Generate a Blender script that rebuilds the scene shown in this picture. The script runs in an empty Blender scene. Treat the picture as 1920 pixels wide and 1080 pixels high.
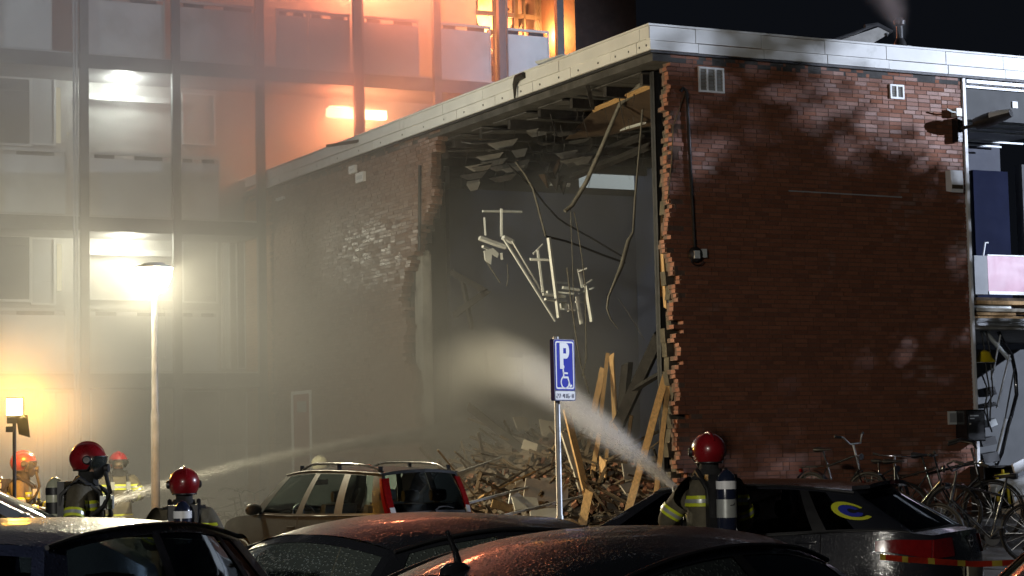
import bpy, bmesh, math, random
from mathutils import Vector, Matrix
random.seed(7)
RND = random.Random(11)
S = bpy.context.scene
COL = S.collection
R = math.radians
pi = math.pi

# ------------------------------------------------------------------ camera
FPX = 3830.0
HC = 1.7
PITCH = math.atan(310 / FPX)
ROLL = 0.021
CF = Vector((0, math.cos(PITCH), math.sin(PITCH)))
CR0 = Vector((1, 0, 0)); CU0 = CR0.cross(CF)
CR = CR0 * math.cos(ROLL) - CU0 * math.sin(ROLL)
CU = CU0 * math.cos(ROLL) + CR0 * math.sin(ROLL)
cam = bpy.data.objects.new('camera', bpy.data.cameras.new('camera'))
COL.objects.link(cam)
cam.matrix_world = Matrix(((CR.x, CU.x, -CF.x, 0), (CR.y, CU.y, -CF.y, 0), (CR.z, CU.z, -CF.z, HC), (0, 0, 0, 1)))
cam.data.sensor_width = 36
cam.data.lens = 36 * FPX / 1920
cam.data.clip_start = 0.1
cam.data.clip_end = 600
S.camera = cam

# ------------------------------------------------------------------ night sky, exposure, render settings
W = bpy.data.worlds.new('World'); S.world = W; W.use_nodes = True
W.node_tree.nodes['Background'].inputs[0].default_value = (0.20, 0.24, 0.34, 1)
W.node_tree.nodes['Background'].inputs[1].default_value = 0.018
S.view_settings.view_transform = 'Standard'
S.view_settings.look = 'None'
S.view_settings.exposure = 0.0
S.view_settings.gamma = 1.0
S.view_settings.use_curve_mapping = False
cy = S.cycles
cy.use_denoising = True
cy.max_bounces = 8
cy.diffuse_bounces = 3
cy.glossy_bounces = 3
cy.transmission_bounces = 8
cy.transparent_max_bounces = 24
cy.volume_bounces = 0
cy.sample_clamp_indirect = 6
cy.sample_clamp_direct = 0
cy.use_adaptive_sampling = True
cy.adaptive_threshold = 0.035
cy.caustics_reflective = False
cy.caustics_refractive = False
cy.volume_step_rate = 1.0
cy.volume_max_steps = 96

# ------------------------------------------------------------------ the brick building's own frame
PHI = R(27.0)
EU = Vector((math.cos(PHI), math.sin(PHI), 0))      # along the right facade
EV = Vector((-math.sin(PHI), math.cos(PHI), 0))     # along the left facade, away from the camera
O = Vector((0, 0, HC))
def ray(px, py): return CF + CR * ((px - 960) / FPX) + CU * ((540 - py) / FPX)
def P(px, py, d):                                   # a point at ground distance d
    r = ray(px, py); return O + r * (d / r.y)
CORNER = P(1243, 840, 28.2); CORNER.z = 0
def L(u, v, z=0): return CORNER + EU * u + EV * v + Vector((0, 0, z))
def toL(p):
    q = p - CORNER; return Vector((q.dot(EU), q.dot(EV), q.z))
def onV(px, py, v):
    r = ray(px, py); t = ((CORNER - O).dot(EV) + v) / r.dot(EV); return toL(O + r * t)
def onU(px, py, u):
    r = ray(px, py); t = ((CORNER - O).dot(EU) + u) / r.dot(EU); return toL(O + r * t)
def onZ(px, py, z):
    r = ray(px, py); return O + r * ((z - HC) / r.z)

# ------------------------------------------------------------------ lamps
def lamp(name, kind, loc, power, color, radius=0.1, aim=None, spot=None, blend=0.3):
    l = bpy.data.lights.new(name, kind); l.energy = power; l.color = color
    if kind in ('POINT', 'SPOT'): l.shadow_soft_size = radius
    if kind == 'AREA': l.size = radius
    if spot: l.spot_size = R(spot); l.spot_blend = blend
    o = bpy.data.objects.new(name, l); COL.objects.link(o); o.location = loc
    if aim is not None:
        o.rotation_euler = (Vector(aim) - Vector(loc)).to_track_quat('-Z', 'Y').to_euler()
    return o
LAMP_HEAD = P(282, 530, 27.8)
WORK_HEAD = P(27, 762, 24.0)
# rescue floodlights standing outside the frame: on the right of the building, and behind the photographer
lamp('flood_right', 'SPOT', L(19.4, -13.0, 8.6), 26000, (0.74, 0.82, 1.0), 0.11, L(4.5, 0.5, 4.6), 64, 0.25)
lamp('flood_rear', 'SPOT', (-7.5, -5.0, 6.0), 6200, (1.0, 0.95, 0.85), 0.35, L(-0.5, 5.0, 4.2), 60, 0.5)
lamp('flood_left', 'SPOT', (-22.0, 14.0, 9.5), 10500, (0.80, 0.95, 1.0), 0.3, L(-3.0, 15.0, 9.3), 52, 0.7)
# street lamp, work light, gallery ceiling lights, fire
lamp('street_lamp_light', 'POINT', LAMP_HEAD + Vector((0, 0, 0.02)), 2100, (1.0, 0.89, 0.60), 0.12)
lamp('work_light_light', 'SPOT', WORK_HEAD + Vector((0.02, -0.06, 0.0)), 90, (1.0, 0.60, 0.12), 0.08, WORK_HEAD + Vector((1.5, -2.0, 0.1)), 175, 0.4)
lamp('work_light_light', 'POINT', WORK_HEAD + Vector((0.0, 0.25, 0.1)), 430, (1.0, 0.40, 0.03), 0.12)

def ground_z(x, y):                                 # the parking lot falls gently towards the camera
    for (a, za), (b, zb) in zip(GZ, GZ[1:]):
        if y <= b:
            t = max(0.0, (y - a) / (b - a)); return za + (zb - za) * t * t * (3 - 2 * t)
    return 0.0
GZ = [(12.0, -0.14), (20.0, -0.04), (26.0, 0.0)]
# ------------------------------------------------------------------ mesh helpers
class MB:
    def __init__(s): s.v = []; s.f = []; s.m = []
    def face(s, idx, m=0): s.f.append(tuple(idx)); s.m.append(m)
    def add(s, vs, fs, m=0):
        b = len(s.v); s.v += [tuple(v) for v in vs]
        for f in fs: s.face([b + i for i in f], m)
    def hexa(s, c8, m=0):      # 8 corners: bottom ring 0-3, top ring 4-7
        s.add(c8, [(0, 3, 2, 1), (4, 5, 6, 7), (0, 1, 5, 4), (1, 2, 6, 5), (2, 3, 7, 6), (3, 0, 4, 7)], m)
    def box(s, x0, x1, y0, y1, z0, z1, m=0):
        s.hexa([(x0, y0, z0), (x1, y0, z0), (x1, y1, z0), (x0, y1, z0), (x0, y0, z1), (x1, y0, z1), (x1, y1, z1), (x0, y1, z1)], m)
    def obox(s, c, ax, ay, az, m=0):   # centre and three half-extent vectors
        c = Vector(c); ax = Vector(ax); ay = Vector(ay); az = Vector(az)
        s.hexa([c - ax - ay - az, c + ax - ay - az, c + ax + ay - az, c - ax + ay - az,
                c - ax - ay + az, c + ax - ay + az, c + ax + ay + az, c - ax + ay + az], m)
    def beam(s, a, b, w, h, roll=0.0, m=0):
        a = Vector(a); b = Vector(b); d = (b - a)
        if d.length < 1e-6: return
        n = d.normalized(); ref = Vector((0, 0, 1)) if abs(n.z) < 0.95 else Vector((1, 0, 0))
        x = n.cross(ref).normalized(); y = x.cross(n).normalized()
        x, y = x * math.cos(roll) + y * math.sin(roll), y * math.cos(roll) - x * math.sin(roll)
        s.obox((a + b) / 2, x * w / 2, y * h / 2, d / 2, m)
    def tube(s, pts, r, n=8, m=0, cap=True):
        pts = [Vector(p) for p in pts]; k = len(pts)
        rs = r if isinstance(r, (list, tuple)) else [r] * k
        b = len(s.v); up = None
        for i, p in enumerate(pts):
            t = (pts[min(i + 1, k - 1)] - pts[max(i - 1, 0)]).normalized()
            if up is None:
                up = Vector((0, 0, 1)) if abs(t.z) < 0.9 else Vector((1, 0, 0))
            x = t.cross(up)
            if x.length < 1e-4: x = t.cross(Vector((0.3, 1, 0.2)))
            x.normalize(); y = x.cross(t).normalized(); up = y
            for j in range(n):
                a = 2 * pi * j / n
                s.v.append(tuple(p + (x * math.cos(a) + y * math.sin(a)) * rs[i]))
        for i in range(k - 1):
            for j in range(n):
                j2 = (j + 1) % n
                s.face((b + i * n + j, b + i * n + j2, b + (i + 1) * n + j2, b + (i + 1) * n + j), m)
        if cap:
            s.face([b + j for j in range(n)][::-1], m); s.face([b + (k - 1) * n + j for j in range(n)], m)
    def lathe(s, prof, n=24, c=(0, 0, 0), m=0, axis='z', sx=1.0, sy=1.0):
        b = len(s.v); c = Vector(c)
        for (r, z) in prof:
            for j in range(n):
                a = 2 * pi * j / n
                q = (r * math.cos(a) * sx, r * math.sin(a) * sy, z)
                if axis == 'x': q = (q[2], q[0], q[1])
                if axis == 'y': q = (q[0], q[2], q[1])
                s.v.append(tuple(c + Vector(q)))
        for i in range(len(prof) - 1):
            for j in range(n):
                j2 = (j + 1) % n
                s.face((b + i * n + j, b + i * n + j2, b + (i + 1) * n + j2, b + (i + 1) * n + j), m)
        if prof[0][0] > 1e-6: s.face([b + j for j in range(n)][::-1], m)
        if prof[-1][0] > 1e-6: s.face([b + (len(prof) - 1) * n + j for j in range(n)], m)
    def grid(s, fn, nu, nv, m=0, flip=False):
        b = len(s.v)
        for i in range(nu + 1):
            for j in range(nv + 1): s.v.append(tuple(fn(i / nu, j / nv)))
        for i in range(nu):
            for j in range(nv):
                q = (b + i * (nv + 1) + j, b + (i + 1) * (nv + 1) + j, b + (i + 1) * (nv + 1) + j + 1, b + i * (nv + 1) + j + 1)
                s.face(q[::-1] if flip else q, m)
    def prism(s, poly, axis, d0, d1, m=0):   # 2-D outline pushed along one axis
        n = len(poly); b = len(s.v)
        for d in (d0, d1):
            for (p, q) in poly:
                s.v.append({'x': (d, p, q), 'y': (p, d, q), 'z': (p, q, d)}[axis])
        s.face(range(b, b + n), m); s.face([b + n + i for i in range(n)][::-1], m)
        for i in range(n):
            j = (i + 1) % n
            s.face((b + j, b + i, b + n + i, b + n + j), m)
    def mesh(s, name, mats, smooth=None, weld=False):
        me = bpy.data.meshes.new(name)
        me.from_pydata(s.v, [], s.f)
        for mt in (mats if isinstance(mats, (list, tuple)) else [mats]): me.materials.append(mt)
        me.polygons.foreach_set('material_index', s.m)
        bm = bmesh.new(); bm.from_mesh(me)
        if weld: bmesh.ops.remove_doubles(bm, verts=bm.verts, dist=0.0015)
        bmesh.ops.recalc_face_normals(bm, faces=bm.faces)
        bm.to_mesh(me); bm.free()
        if smooth is not None:
            me.polygons.foreach_set('use_smooth', [True] * len(me.polygons))
            me.set_sharp_from_angle(angle=R(smooth))
        me.update(); return me
    def build(s, name, mats, parent=None, smooth=None, weld=False, kind=None, label=None):
        o = bpy.data.objects.new(name, s.mesh(name, mats, smooth, weld)); COL.objects.link(o)
        if parent is not None: o.parent = parent
        if kind: o['kind'] = kind
        if label: o['label'] = label
        return o
def inst(name, me, parent=None, mat=None):
    o = bpy.data.objects.new(name, me); COL.objects.link(o)
    if parent is not None: o.parent = parent
    if mat is not None: o.matrix_local = mat
    return o
def thing(name, label, cat, loc=(0, 0, 0), rz=0.0, group=None):
    o = bpy.data.objects.new(name, None); COL.objects.link(o)
    o.empty_display_size = 0.2
    o.location = loc; o.rotation_euler = (0, 0, rz); o['label'] = label; o['category'] = cat
    if group: o['group'] = group
    return o
def tag(o, label, cat, group=None):
    o['label'] = label; o['category'] = cat
    if group: o['group'] = group
    return o
def inF(o, u=0, v=0, z=0):        # put an object into the building's frame
    o.matrix_world = Matrix.Translation(L(u, v, z)) @ Matrix.Rotation(PHI, 4, 'Z'); return o

# ------------------------------------------------------------------ materials
def nodes_of(name):
    m = bpy.data.materials.new(name); m.use_nodes = True
    nt = m.node_tree; b = nt.nodes['Principled BSDF']
    return m, nt, b
def ramp(nt, src, pts):
    r = nt.nodes.new('ShaderNodeValToRGB'); e = r.color_ramp.elements
    while len(e) < len(pts): e.new(0.5)
    for k, (p, c) in enumerate(pts):
        e[k].position = p; e[k].color = (*c, 1) if len(c) == 3 else c
    nt.links.new(src, r.inputs[0]); return r.outputs[0]
def noise(nt, scale, detail=4, rough=0.55, vec=None, dist=0.0):
    n = nt.nodes.new('ShaderNodeTexNoise'); n.inputs['Scale'].default_value = scale
    n.inputs['Detail'].default_value = detail; n.inputs['Roughness'].default_value = rough; n.inputs['Distortion'].default_value = dist
    if vec is not None: nt.links.new(vec, n.inputs['Vector'])
    return n.outputs[0]
def coords(nt, which='Object', scale=None):
    c = nt.nodes.new('ShaderNodeTexCoord').outputs[which]
    if scale is not None:
        mp = nt.nodes.new('ShaderNodeMapping'); mp.inputs['Scale'].default_value = scale
        nt.links.new(c, mp.inputs['Vector']); c = mp.outputs[0]
    return c
def math_(nt, op, a, b=None, clamp=False):
    m = nt.nodes.new('ShaderNodeMath'); m.operation = op; m.use_clamp = clamp
    for k, x in enumerate((a, b)):
        if x is None: continue
        if isinstance(x, (int, float)): m.inputs[k].default_value = x
        else: nt.links.new(x, m.inputs[k])
    return m.outputs[0]
def mixc(nt, fac, a, b, mode='MIX'):
    m = nt.nodes.new('ShaderNodeMix'); m.data_type = 'RGBA'; m.blend_type = mode
    for k, x in ((0, fac), (6, a), (7, b)):
        if isinstance(x, (int, float)): m.inputs[k].default_value = x
        elif isinstance(x, tuple): m.inputs[k].default_value = (*x[:3], 1)
        else: nt.links.new(x, m.inputs[k])
    return m.outputs[2]
def bump(nt, b, h, strength=0.3, dist=0.01):
    n = nt.nodes.new('ShaderNodeBump'); n.inputs['Strength'].default_value = strength; n.inputs['Distance'].default_value = dist
    nt.links.new(h, n.inputs['Height']); nt.links.new(n.outputs[0], b.inputs['Normal'])
def pm(name, col, rough=0.6, metal=0.0, var=0.25, scale=6.0, bmp=0.0, bscale=60.0, stretch=None, coat=0.0, dirt=None, spec=None, island=0.0):
    m, nt, b = nodes_of(name)
    vec = coords(nt, 'Object', stretch)
    n = noise(nt, scale, 5, 0.6, vec)
    lo = tuple(c * (1 - var) for c in col); hi = tuple(min(1, c * (1 + var)) for c in col)
    c = ramp(nt, n, [(0.3, lo), (0.7, hi)])
    if dirt:
        d = noise(nt, scale * 0.45, 6, 0.65, vec)
        f = ramp(nt, d, [(dirt[1], (0, 0, 0)), (dirt[1] + 0.16, (1, 1, 1))])
        c = mixc(nt, f, c, dirt[0])
    if island:
        g = nt.nodes.new('ShaderNodeNewGeometry'); oi = nt.nodes.new('ShaderNodeObjectInfo')
        r = math_(nt, 'FRACT', math_(nt, 'ADD', g.outputs['Random Per Island'], oi.outputs['Random']))
        hv = nt.nodes.new('ShaderNodeHueSaturation'); nt.links.new(c, hv.inputs['Color'])
        nt.links.new(math_(nt, 'ADD', math_(nt, 'MULTIPLY', r, island), 1 - island * 0.5), hv.inputs['Value'])
        c = hv.outputs[0]
    nt.links.new(c, b.inputs['Base Color'])
    rr = noise(nt, scale * 2.3, 3, 0.6, vec)
    nt.links.new(math_(nt, 'ADD', math_(nt, 'MULTIPLY', math_(nt, 'SUBTRACT', rr, 0.5), 0.25), rough, True), b.inputs['Roughness'])
    b.inputs['Metallic'].default_value = metal
    b.inputs['Coat Weight'].default_value = coat; b.inputs['Coat Roughness'].default_value = 0.06
    if spec is not None: b.inputs['Specular IOR Level'].default_value = spec
    if bmp: bump(nt, b, noise(nt, bscale, 4, 0.6, vec), bmp, 0.01)
    return m
def emis(name, col, strength, clear=0.0):
    # clear > 0: a lit lamp glass that also lets its lamp's light out
    m = bpy.data.materials.new(name); m.use_nodes = True; nt = m.node_tree
    nt.nodes.remove(nt.nodes['Principled BSDF'])
    e = nt.nodes.new('ShaderNodeEmission'); e.inputs[0].default_value = (*col, 1); e.inputs[1].default_value = strength
    last = e.outputs[0]
    if clear:
        t = nt.nodes.new('ShaderNodeBsdfTransparent'); t.inputs[0].default_value = (clear, clear, clear, 1)
        a = nt.nodes.new('ShaderNodeAddShader'); nt.links.new(last, a.inputs[0]); nt.links.new(t.outputs[0], a.inputs[1]); last = a.outputs[0]
    nt.links.new(last, nt.nodes['Material Output'].inputs[0]); return m
def glass(name, tint=(0.8, 0.9, 0.88), rough=0.02, drops=0.0, opaque=0.0, ior=1.5):
    # thin pane: mostly clear, mirror-like at grazing angles; wet panes carry beads of water
    m, nt, b = nodes_of(name)
    out = nt.nodes['Material Output']
    tr = nt.nodes.new('ShaderNodeBsdfTransparent'); tr.inputs[0].default_value = (*tint, 1)
    gl = nt.nodes.new('ShaderNodeBsdfGlossy'); gl.inputs['Roughness'].default_value = rough
    gl.inputs['Color'].default_value = (0.9, 0.95, 0.95, 1)
    fr = nt.nodes.new('ShaderNodeFresnel'); fr.inputs[0].default_value = ior
    mx = nt.nodes.new('ShaderNodeMixShader')
    nt.links.new(fr.outputs[0], mx.inputs[0]); nt.links.new(tr.outputs[0], mx.inputs[1]); nt.links.new(gl.outputs[0], mx.inputs[2])
    last = mx.outputs[0]
    b.inputs['Base Color'].default_value = (0.5, 0.6, 0.56, 1); b.inputs['Roughness'].default_value = 0.35
    if drops:
        vo = nt.nodes.new('ShaderNodeTexVoronoi'); vo.inputs['Scale'].default_value = 55; nt.links.new(coords(nt), vo.inputs['Vector'])
        h = ramp(nt, vo.outputs['Distance'], [(0.0, (1, 1, 1)), (0.38, (0, 0, 0))])
        bn = nt.nodes.new('ShaderNodeBump'); bn.inputs['Strength'].default_value = 0.9; bn.inputs['Distance'].default_value = 0.01
        nt.links.new(h, bn.inputs['Height'])
        for x in (gl, fr): nt.links.new(bn.outputs[0], x.inputs['Normal'])
        nt.links.new(bn.outputs[0], b.inputs['Normal'])
        f = math_(nt, 'MULTIPLY', h, drops)
        m2 = nt.nodes.new('ShaderNodeMixShader'); nt.links.new(math_(nt, 'ADD', f, opaque, True), m2.inputs[0])
        nt.links.new(last, m2.inputs[1]); nt.links.new(b.outputs[0], m2.inputs[2]); last = m2.outputs[0]
    elif opaque:
        m2 = nt.nodes.new('ShaderNodeMixShader'); m2.inputs[0].default_value = opaque
        nt.links.new(last, m2.inputs[1]); nt.links.new(b.outputs[0], m2.inputs[2]); last = m2.outputs[0]
    nt.links.new(last, out.inputs[0]); return m
def wet_paint(name, col, drop=0.6, rough=0.25, scale=70, metal=0.3, coat=1.0):
    m, nt, b = nodes_of(name)
    vec = coords(nt)
    vo = nt.nodes.new('ShaderNodeTexVoronoi'); vo.inputs['Scale'].default_value = scale; nt.links.new(vec, vo.inputs['Vector'])
    vo2 = nt.nodes.new('ShaderNodeTexVoronoi'); vo2.inputs['Scale'].default_value = scale * 2.3; nt.links.new(vec, vo2.inputs['Vector'])
    h = ramp(nt, vo.outputs['Distance'], [(0.0, (1, 1, 1)), (0.42, (0, 0, 0))])
    h2 = ramp(nt, vo2.outputs['Distance'], [(0.0, (0.5, 0.5, 0.5)), (0.4, (0, 0, 0))])
    hh = math_(nt, 'ADD', h, h2)
    c = ramp(nt, noise(nt, 2.5, 4, 0.6, vec), [(0.3, tuple(x * 0.75 for x in col)), (0.7, tuple(x * 1.2 for x in col))])
    nt.links.new(c, b.inputs['Base Color'])
    b.inputs['Metallic'].default_value = metal; b.inputs['Roughness'].default_value = rough
    b.inputs['Coat Weight'].default_value = coat; b.inputs['Coat Roughness'].default_value = 0.05
    bn = nt.nodes.new('ShaderNodeBump'); bn.inputs['Strength'].default_value = drop; bn.inputs['Distance'].default_value = 0.006
    nt.links.new(hh, bn.inputs['Height'])
    nt.links.new(bn.outputs[0], b.inputs['Normal']); nt.links.new(bn.outputs[0], b.inputs['Coat Normal'])
    return m
def brick_mat(name, cols, pale, r0=0.5, r1=0.35):
    m, nt, b = nodes_of(name)
    g = nt.nodes.new('ShaderNodeNewGeometry'); oi = nt.nodes.new('ShaderNodeObjectInfo')
    r = math_(nt, 'FRACT', math_(nt, 'ADD', g.outputs['Random Per Island'], oi.outputs['Random']))
    c = ramp(nt, r, [(k / (len(cols) - 1), cc) for k, cc in enumerate(cols)])
    gp = g.outputs['Position']
    n = noise(nt, 35, 4, 0.65, gp)
    hv = nt.nodes.new('ShaderNodeHueSaturation'); nt.links.new(c, hv.inputs['Color'])
    nt.links.new(math_(nt, 'ADD', math_(nt, 'MULTIPLY', n, 0.6), 0.7), hv.inputs['Value'])
    bloom = ramp(nt, noise(nt, 0.9, 3, 0.6, gp), [(0.60, (0, 0, 0)), (0.72, (1, 1, 1))])   # lime bloom on some bricks
    r2 = math_(nt, 'FRACT', math_(nt, 'MULTIPLY', r, 17.31))
    f = math_(nt, 'MULTIPLY', bloom, math_(nt, 'MULTIPLY', math_(nt, 'GREATER_THAN', r2, 0.45), 0.4))
    c = mixc(nt, f, hv.outputs[0], pale)
    nt.links.new(c, b.inputs['Base Color'])
    r3 = math_(nt, 'FRACT', math_(nt, 'MULTIPLY', r, 7.77))
    nt.links.new(math_(nt, 'ADD', math_(nt, 'MULTIPLY', r3, r1), r0), b.inputs['Roughness'])
    bump(nt, b, noise(nt, 90, 4, 0.7, gp), 0.35, 0.006)
    return m
M = {}
M['brick'] = brick_mat('brick', [(0.185, 0.068, 0.036), (0.225, 0.082, 0.043), (0.25, 0.095, 0.05), (0.21, 0.076, 0.04), (0.16, 0.06, 0.034)], (0.42, 0.33, 0.29))
M['wetbrick'] = brick_mat('wet_brick', [(0.13, 0.07, 0.045), (0.16, 0.083, 0.052), (0.175, 0.095, 0.06), (0.15, 0.077, 0.05), (0.11, 0.06, 0.04)], (0.42, 0.33, 0.29), 0.27, 0.42)
M['mortar'] = pm('mortar', (0.12, 0.075, 0.055), 0.9, 0, 0.3, 9, 0.5, 120)
M['plaster'] = pm('plaster', (0.27, 0.265, 0.24), 0.85, 0, 0.25, 3, 0.3, 40, dirt=((0.09, 0.085, 0.075), 0.50))
M['fascia'] = pm('fascia_metal', (0.66, 0.67, 0.66), 0.42, 0.0, 0.07, 2.2, 0.05, 12, dirt=((0.30, 0.31, 0.28), 0.60))
M['concrete'] = pm('concrete', (0.24, 0.235, 0.22), 0.85, 0, 0.22, 4, 0.35, 50, dirt=((0.12, 0.115, 0.10), 0.55))
M['darkceil'] = pm('burnt_ceiling', (0.06, 0.058, 0.056), 0.85, 0, 0.5, 3, 0.6, 25, dirt=((0.03, 0.028, 0.026), 0.48))
M['bluewall'] = pm('blue_grey_wall', (0.085, 0.11, 0.20), 0.8, 0, 0.2, 0.9, 0.1, 30, dirt=((0.045, 0.05, 0.07), 0.55))
M['whitewall'] = pm('white_wall', (0.72, 0.74, 0.74), 0.7, 0, 0.06, 2)
M['greywall'] = pm('grey_wall', (0.30, 0.31, 0.32), 0.8, 0, 0.1, 2, 0.1, 30, dirt=((0.2, 0.2, 0.2), 0.58))
M['navy'] = pm('navy_panel', (0.012, 0.015, 0.035), 0.9, 0, 0.15, 2, spec=0.1)
M['steel'] = pm('galvanised_steel', (0.42, 0.43, 0.44), 0.5, 0.6, 0.2, 8)
M['palesteel'] = pm('pale_painted_steel', (0.62, 0.65, 0.64), 0.5, 0.1, 0.12, 4, dirt=((0.3, 0.3, 0.28), 0.6))
M['darksteel'] = pm('dark_steel', (0.03, 0.03, 0.032), 0.5, 0.3, 0.4, 8, 0.3, 40)
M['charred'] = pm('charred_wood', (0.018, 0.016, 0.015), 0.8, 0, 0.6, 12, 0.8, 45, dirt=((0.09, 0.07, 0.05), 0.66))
M['timber'] = pm('split_timber', (0.52, 0.32, 0.135), 0.7, 0, 0.28, 6, 0.5, 30, (6, 6, 0.8), island=0.35)
M['oldtimber'] = pm('weathered_timber', (0.095, 0.065, 0.036), 0.8, 0, 0.35, 6, 0.5, 30, (6, 6, 0.8), island=0.5)
M['board'] = pm('plasterboard', (0.50, 0.46, 0.38), 0.85, 0, 0.2, 4, 0.3, 30, dirt=((0.2, 0.15, 0.1), 0.55), island=0.4)
M['rubble'] = pm('rubble', (0.11, 0.092, 0.072), 0.9, 0, 0.4, 8, 0.6, 40, island=0.7)
M['brickrub'] = pm('broken_brick', (0.20, 0.09, 0.05), 0.85, 0, 0.4, 9, 0.6, 60, island=0.6)
M['black'] = pm('black_plastic', (0.014, 0.014, 0.015), 0.45, 0, 0.3, 10)
M['blackgloss'] = pm('black_gloss', (0.01, 0.01, 0.012), 0.18, 0, 0.2, 10, coat=0.5)
M['rubber'] = pm('rubber', (0.012, 0.012, 0.012), 0.75, 0, 0.3, 10)
M['white'] = pm('white_paint', (0.78, 0.79, 0.80), 0.45, 0, 0.06, 3)
M['asphalt'] = pm('wet_asphalt', (0.045, 0.044, 0.043), 0.38, 0, 0.35, 1.2, 0.5, 90)
M['paving'] = pm('paving', (0.06, 0.057, 0.054), 0.55, 0, 0.25, 2.5, 0.4, 60)
M['kerb'] = pm('kerb_stone', (0.26, 0.25, 0.24), 0.8, 0, 0.2, 4, 0.3, 50)
M['panel'] = pm('frosted_panel', (0.60, 0.63, 0.65), 0.35, 0, 0.14, 0.9, dirt=((0.34, 0.35, 0.34), 0.56))
M['column'] = pm('grey_column', (0.10, 0.105, 0.11), 0.5, 0.2, 0.2, 3)
M['slab'] = pm('gallery_slab', (0.20, 0.20, 0.20), 0.8, 0, 0.2, 2, 0.2, 40)
M['gallerywall'] = pm('gallery_wall', (0.33, 0.33, 0.31), 0.8, 0, 0.2, 1.2, 0.1, 30, dirt=((0.17, 0.17, 0.16), 0.52))
M['lamppole'] = pm('lamp_pole_paint', (0.20, 0.205, 0.21), 0.6, 0.0, 0.2, 6)
M['winframe'] = pm('window_frame', (0.55, 0.56, 0.55), 0.5, 0.1, 0.1, 4)
M['darkglass'] = pm('dark_window', (0.02, 0.025, 0.03), 0.06, 0, 0.2, 1, coat=1.0)
M['tanbrick'] = brick_mat('tan_brick', [(0.30, 0.17, 0.09), (0.36, 0.21, 0.12), (0.26, 0.14, 0.075)], (0.4, 0.34, 0.28))
M['red_door'] = pm('red_door', (0.22, 0.03, 0.025), 0.5, 0, 0.15, 3)
M['lit'] = emis('lit_tube', (1.0, 0.95, 0.80), 30)
M['litwarm'] = emis('lit_warm_tube', (1.0, 0.80, 0.42), 22)
M['lampglow'] = emis('lamp_glow', (1.0, 0.92, 0.66), 20, 0.95)
M['workglow'] = emis('work_lamp_glow', (1.0, 0.80, 0.36), 16, 0.95)
# ------------------------------------------------------------------ ground
def interp(pts, x):
    if x <= pts[0][0]: return pts[0][1]
    for (a, b), (c, d) in zip(pts, pts[1:]):
        if x <= c: return b + (d - b) * (x - a) / (c - a)
    return pts[-1][1]
mb = MB()
gx = [-150, -60, -30, -15, -8, -4, 0, 4, 8, 15, 30, 60, 150]; gy = [-40, -20, -5, 2, 6, 9, 12, 13, 14, 15, 16, 17, 18, 19, 20, 21, 22, 23, 24, 25, 26, 30, 45, 80, 150, 260]
mb.grid(lambda a, b: (gx[round(a * (len(gx) - 1))], gy[round(b * (len(gy) - 1))], ground_z(0, gy[round(b * (len(gy) - 1))])), len(gx) - 1, len(gy) - 1)
o = mb.build('ground', M['asphalt'], kind='structure', smooth=60)
mb = MB()                                  # paving round the building, one kerb high, rising gently to the wall
mb.prism([(-1.2, -0.1), (-1.2, 0.11), (-1.15, 0.13), (9.5, 0.13), (9.5, -0.1)], 'y', -5.0, -1.2, 0)
def pave_z(v): return 0.134 + 0.526 * max(0.0, min(1.0, (v + 5.0) / 3.2))
mb.add([(-1.15, -5.0, 0.134), (9.5, -5.0, 0.134), (9.5, -1.8, pave_z(-1.8)), (3.0, -1.8, pave_z(-1.8)), (-1.15, -1.8, 0.16), (9.5, 0.3, pave_z(0)), (3.0, 0.3, pave_z(0)), (-1.15, 0.3, 0.16)], [(0, 1, 3, 4), (1, 2, 3), (4, 3, 6, 7), (3, 2, 5, 6)])
pv = inF(mb.build('pavement', M['paving'], kind='structure'))
for k in range(11):
    mb = MB(); mb.box(-1.32 + k * 0.99, -1.32 + k * 0.99 + 0.975, -5.16, -5.01, -0.1, 0.125)
    inF(mb.build('kerb_stone', M['kerb'], kind='structure'))

# ------------------------------------------------------------------ brick building with the blown-out corner
ZB, ZT = 7.27, 7.617
bld = thing('brick_building', 'two storey red brick building with a blown out corner under a pale flat roof edge', 'building')
inF(bld)
UE = 5.44
EDGE_R = sorted((onV(x, y, 0).z, onV(x, y, 0).x) for x, y in ((1251, 100), (1250, 200), (1249, 300), (1250, 400), (1254, 480), (1266, 500), (1268, 560), (1262, 600), (1269, 700), (1266, 800), (1274, 880), (1270, 960), (1276, 1040)))
EDGE_L = sorted((onU(x, y, 0).z, onU(x, y, 0).y) for x, y in ((821, 245), (812, 300), (803, 380), (786, 450), (768, 490), (760, 560), (760, 640), (766, 700), (774, 760), (786, 800), (796, 860), (792, 920)))
VE = 15.25
COURSE = 0.0625
def course_bricks(a0, a1, k, rng):
    out = []; a = -0.055 * rng.choice((0, 1, 2, 3)) - (0.11 if k % 2 else 0) - 0.11
    while a < a1:
        l = 0.21 if rng.random() > 0.22 else 0.1
        b = a + l
        if a >= a0 - 0.03 and b <= a1 + 0.06: out.append((a, min(b, a1)))
        elif a < a1 < b and a > a0: out.append((a, a1))
        a = b + 0.010
    return out
def facing_brick(mbx, a0, a1, z0, z1, jit, plane, rng, depth=0.1, off=(0, 0, 0), m=0):
    t = rng.uniform(-0.0015, 0.0015)
    f0, f1 = jit + t, jit - t
    if plane == 'R': c = [(a0, f0), (a1, f1), (a1, depth), (a0, depth)]
    else: c = [(f0, a1), (f1, a0), (depth, a0), (depth, a1)]
    mbx.hexa([(x - off[0], y - off[1], z0 - off[2]) for x, y in c] + [(x - off[0], y - off[1], z1 - off[2]) for x, y in c], m)
rest = MB(); singles = []
wallR = MB(); wallL = MB()
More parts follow.
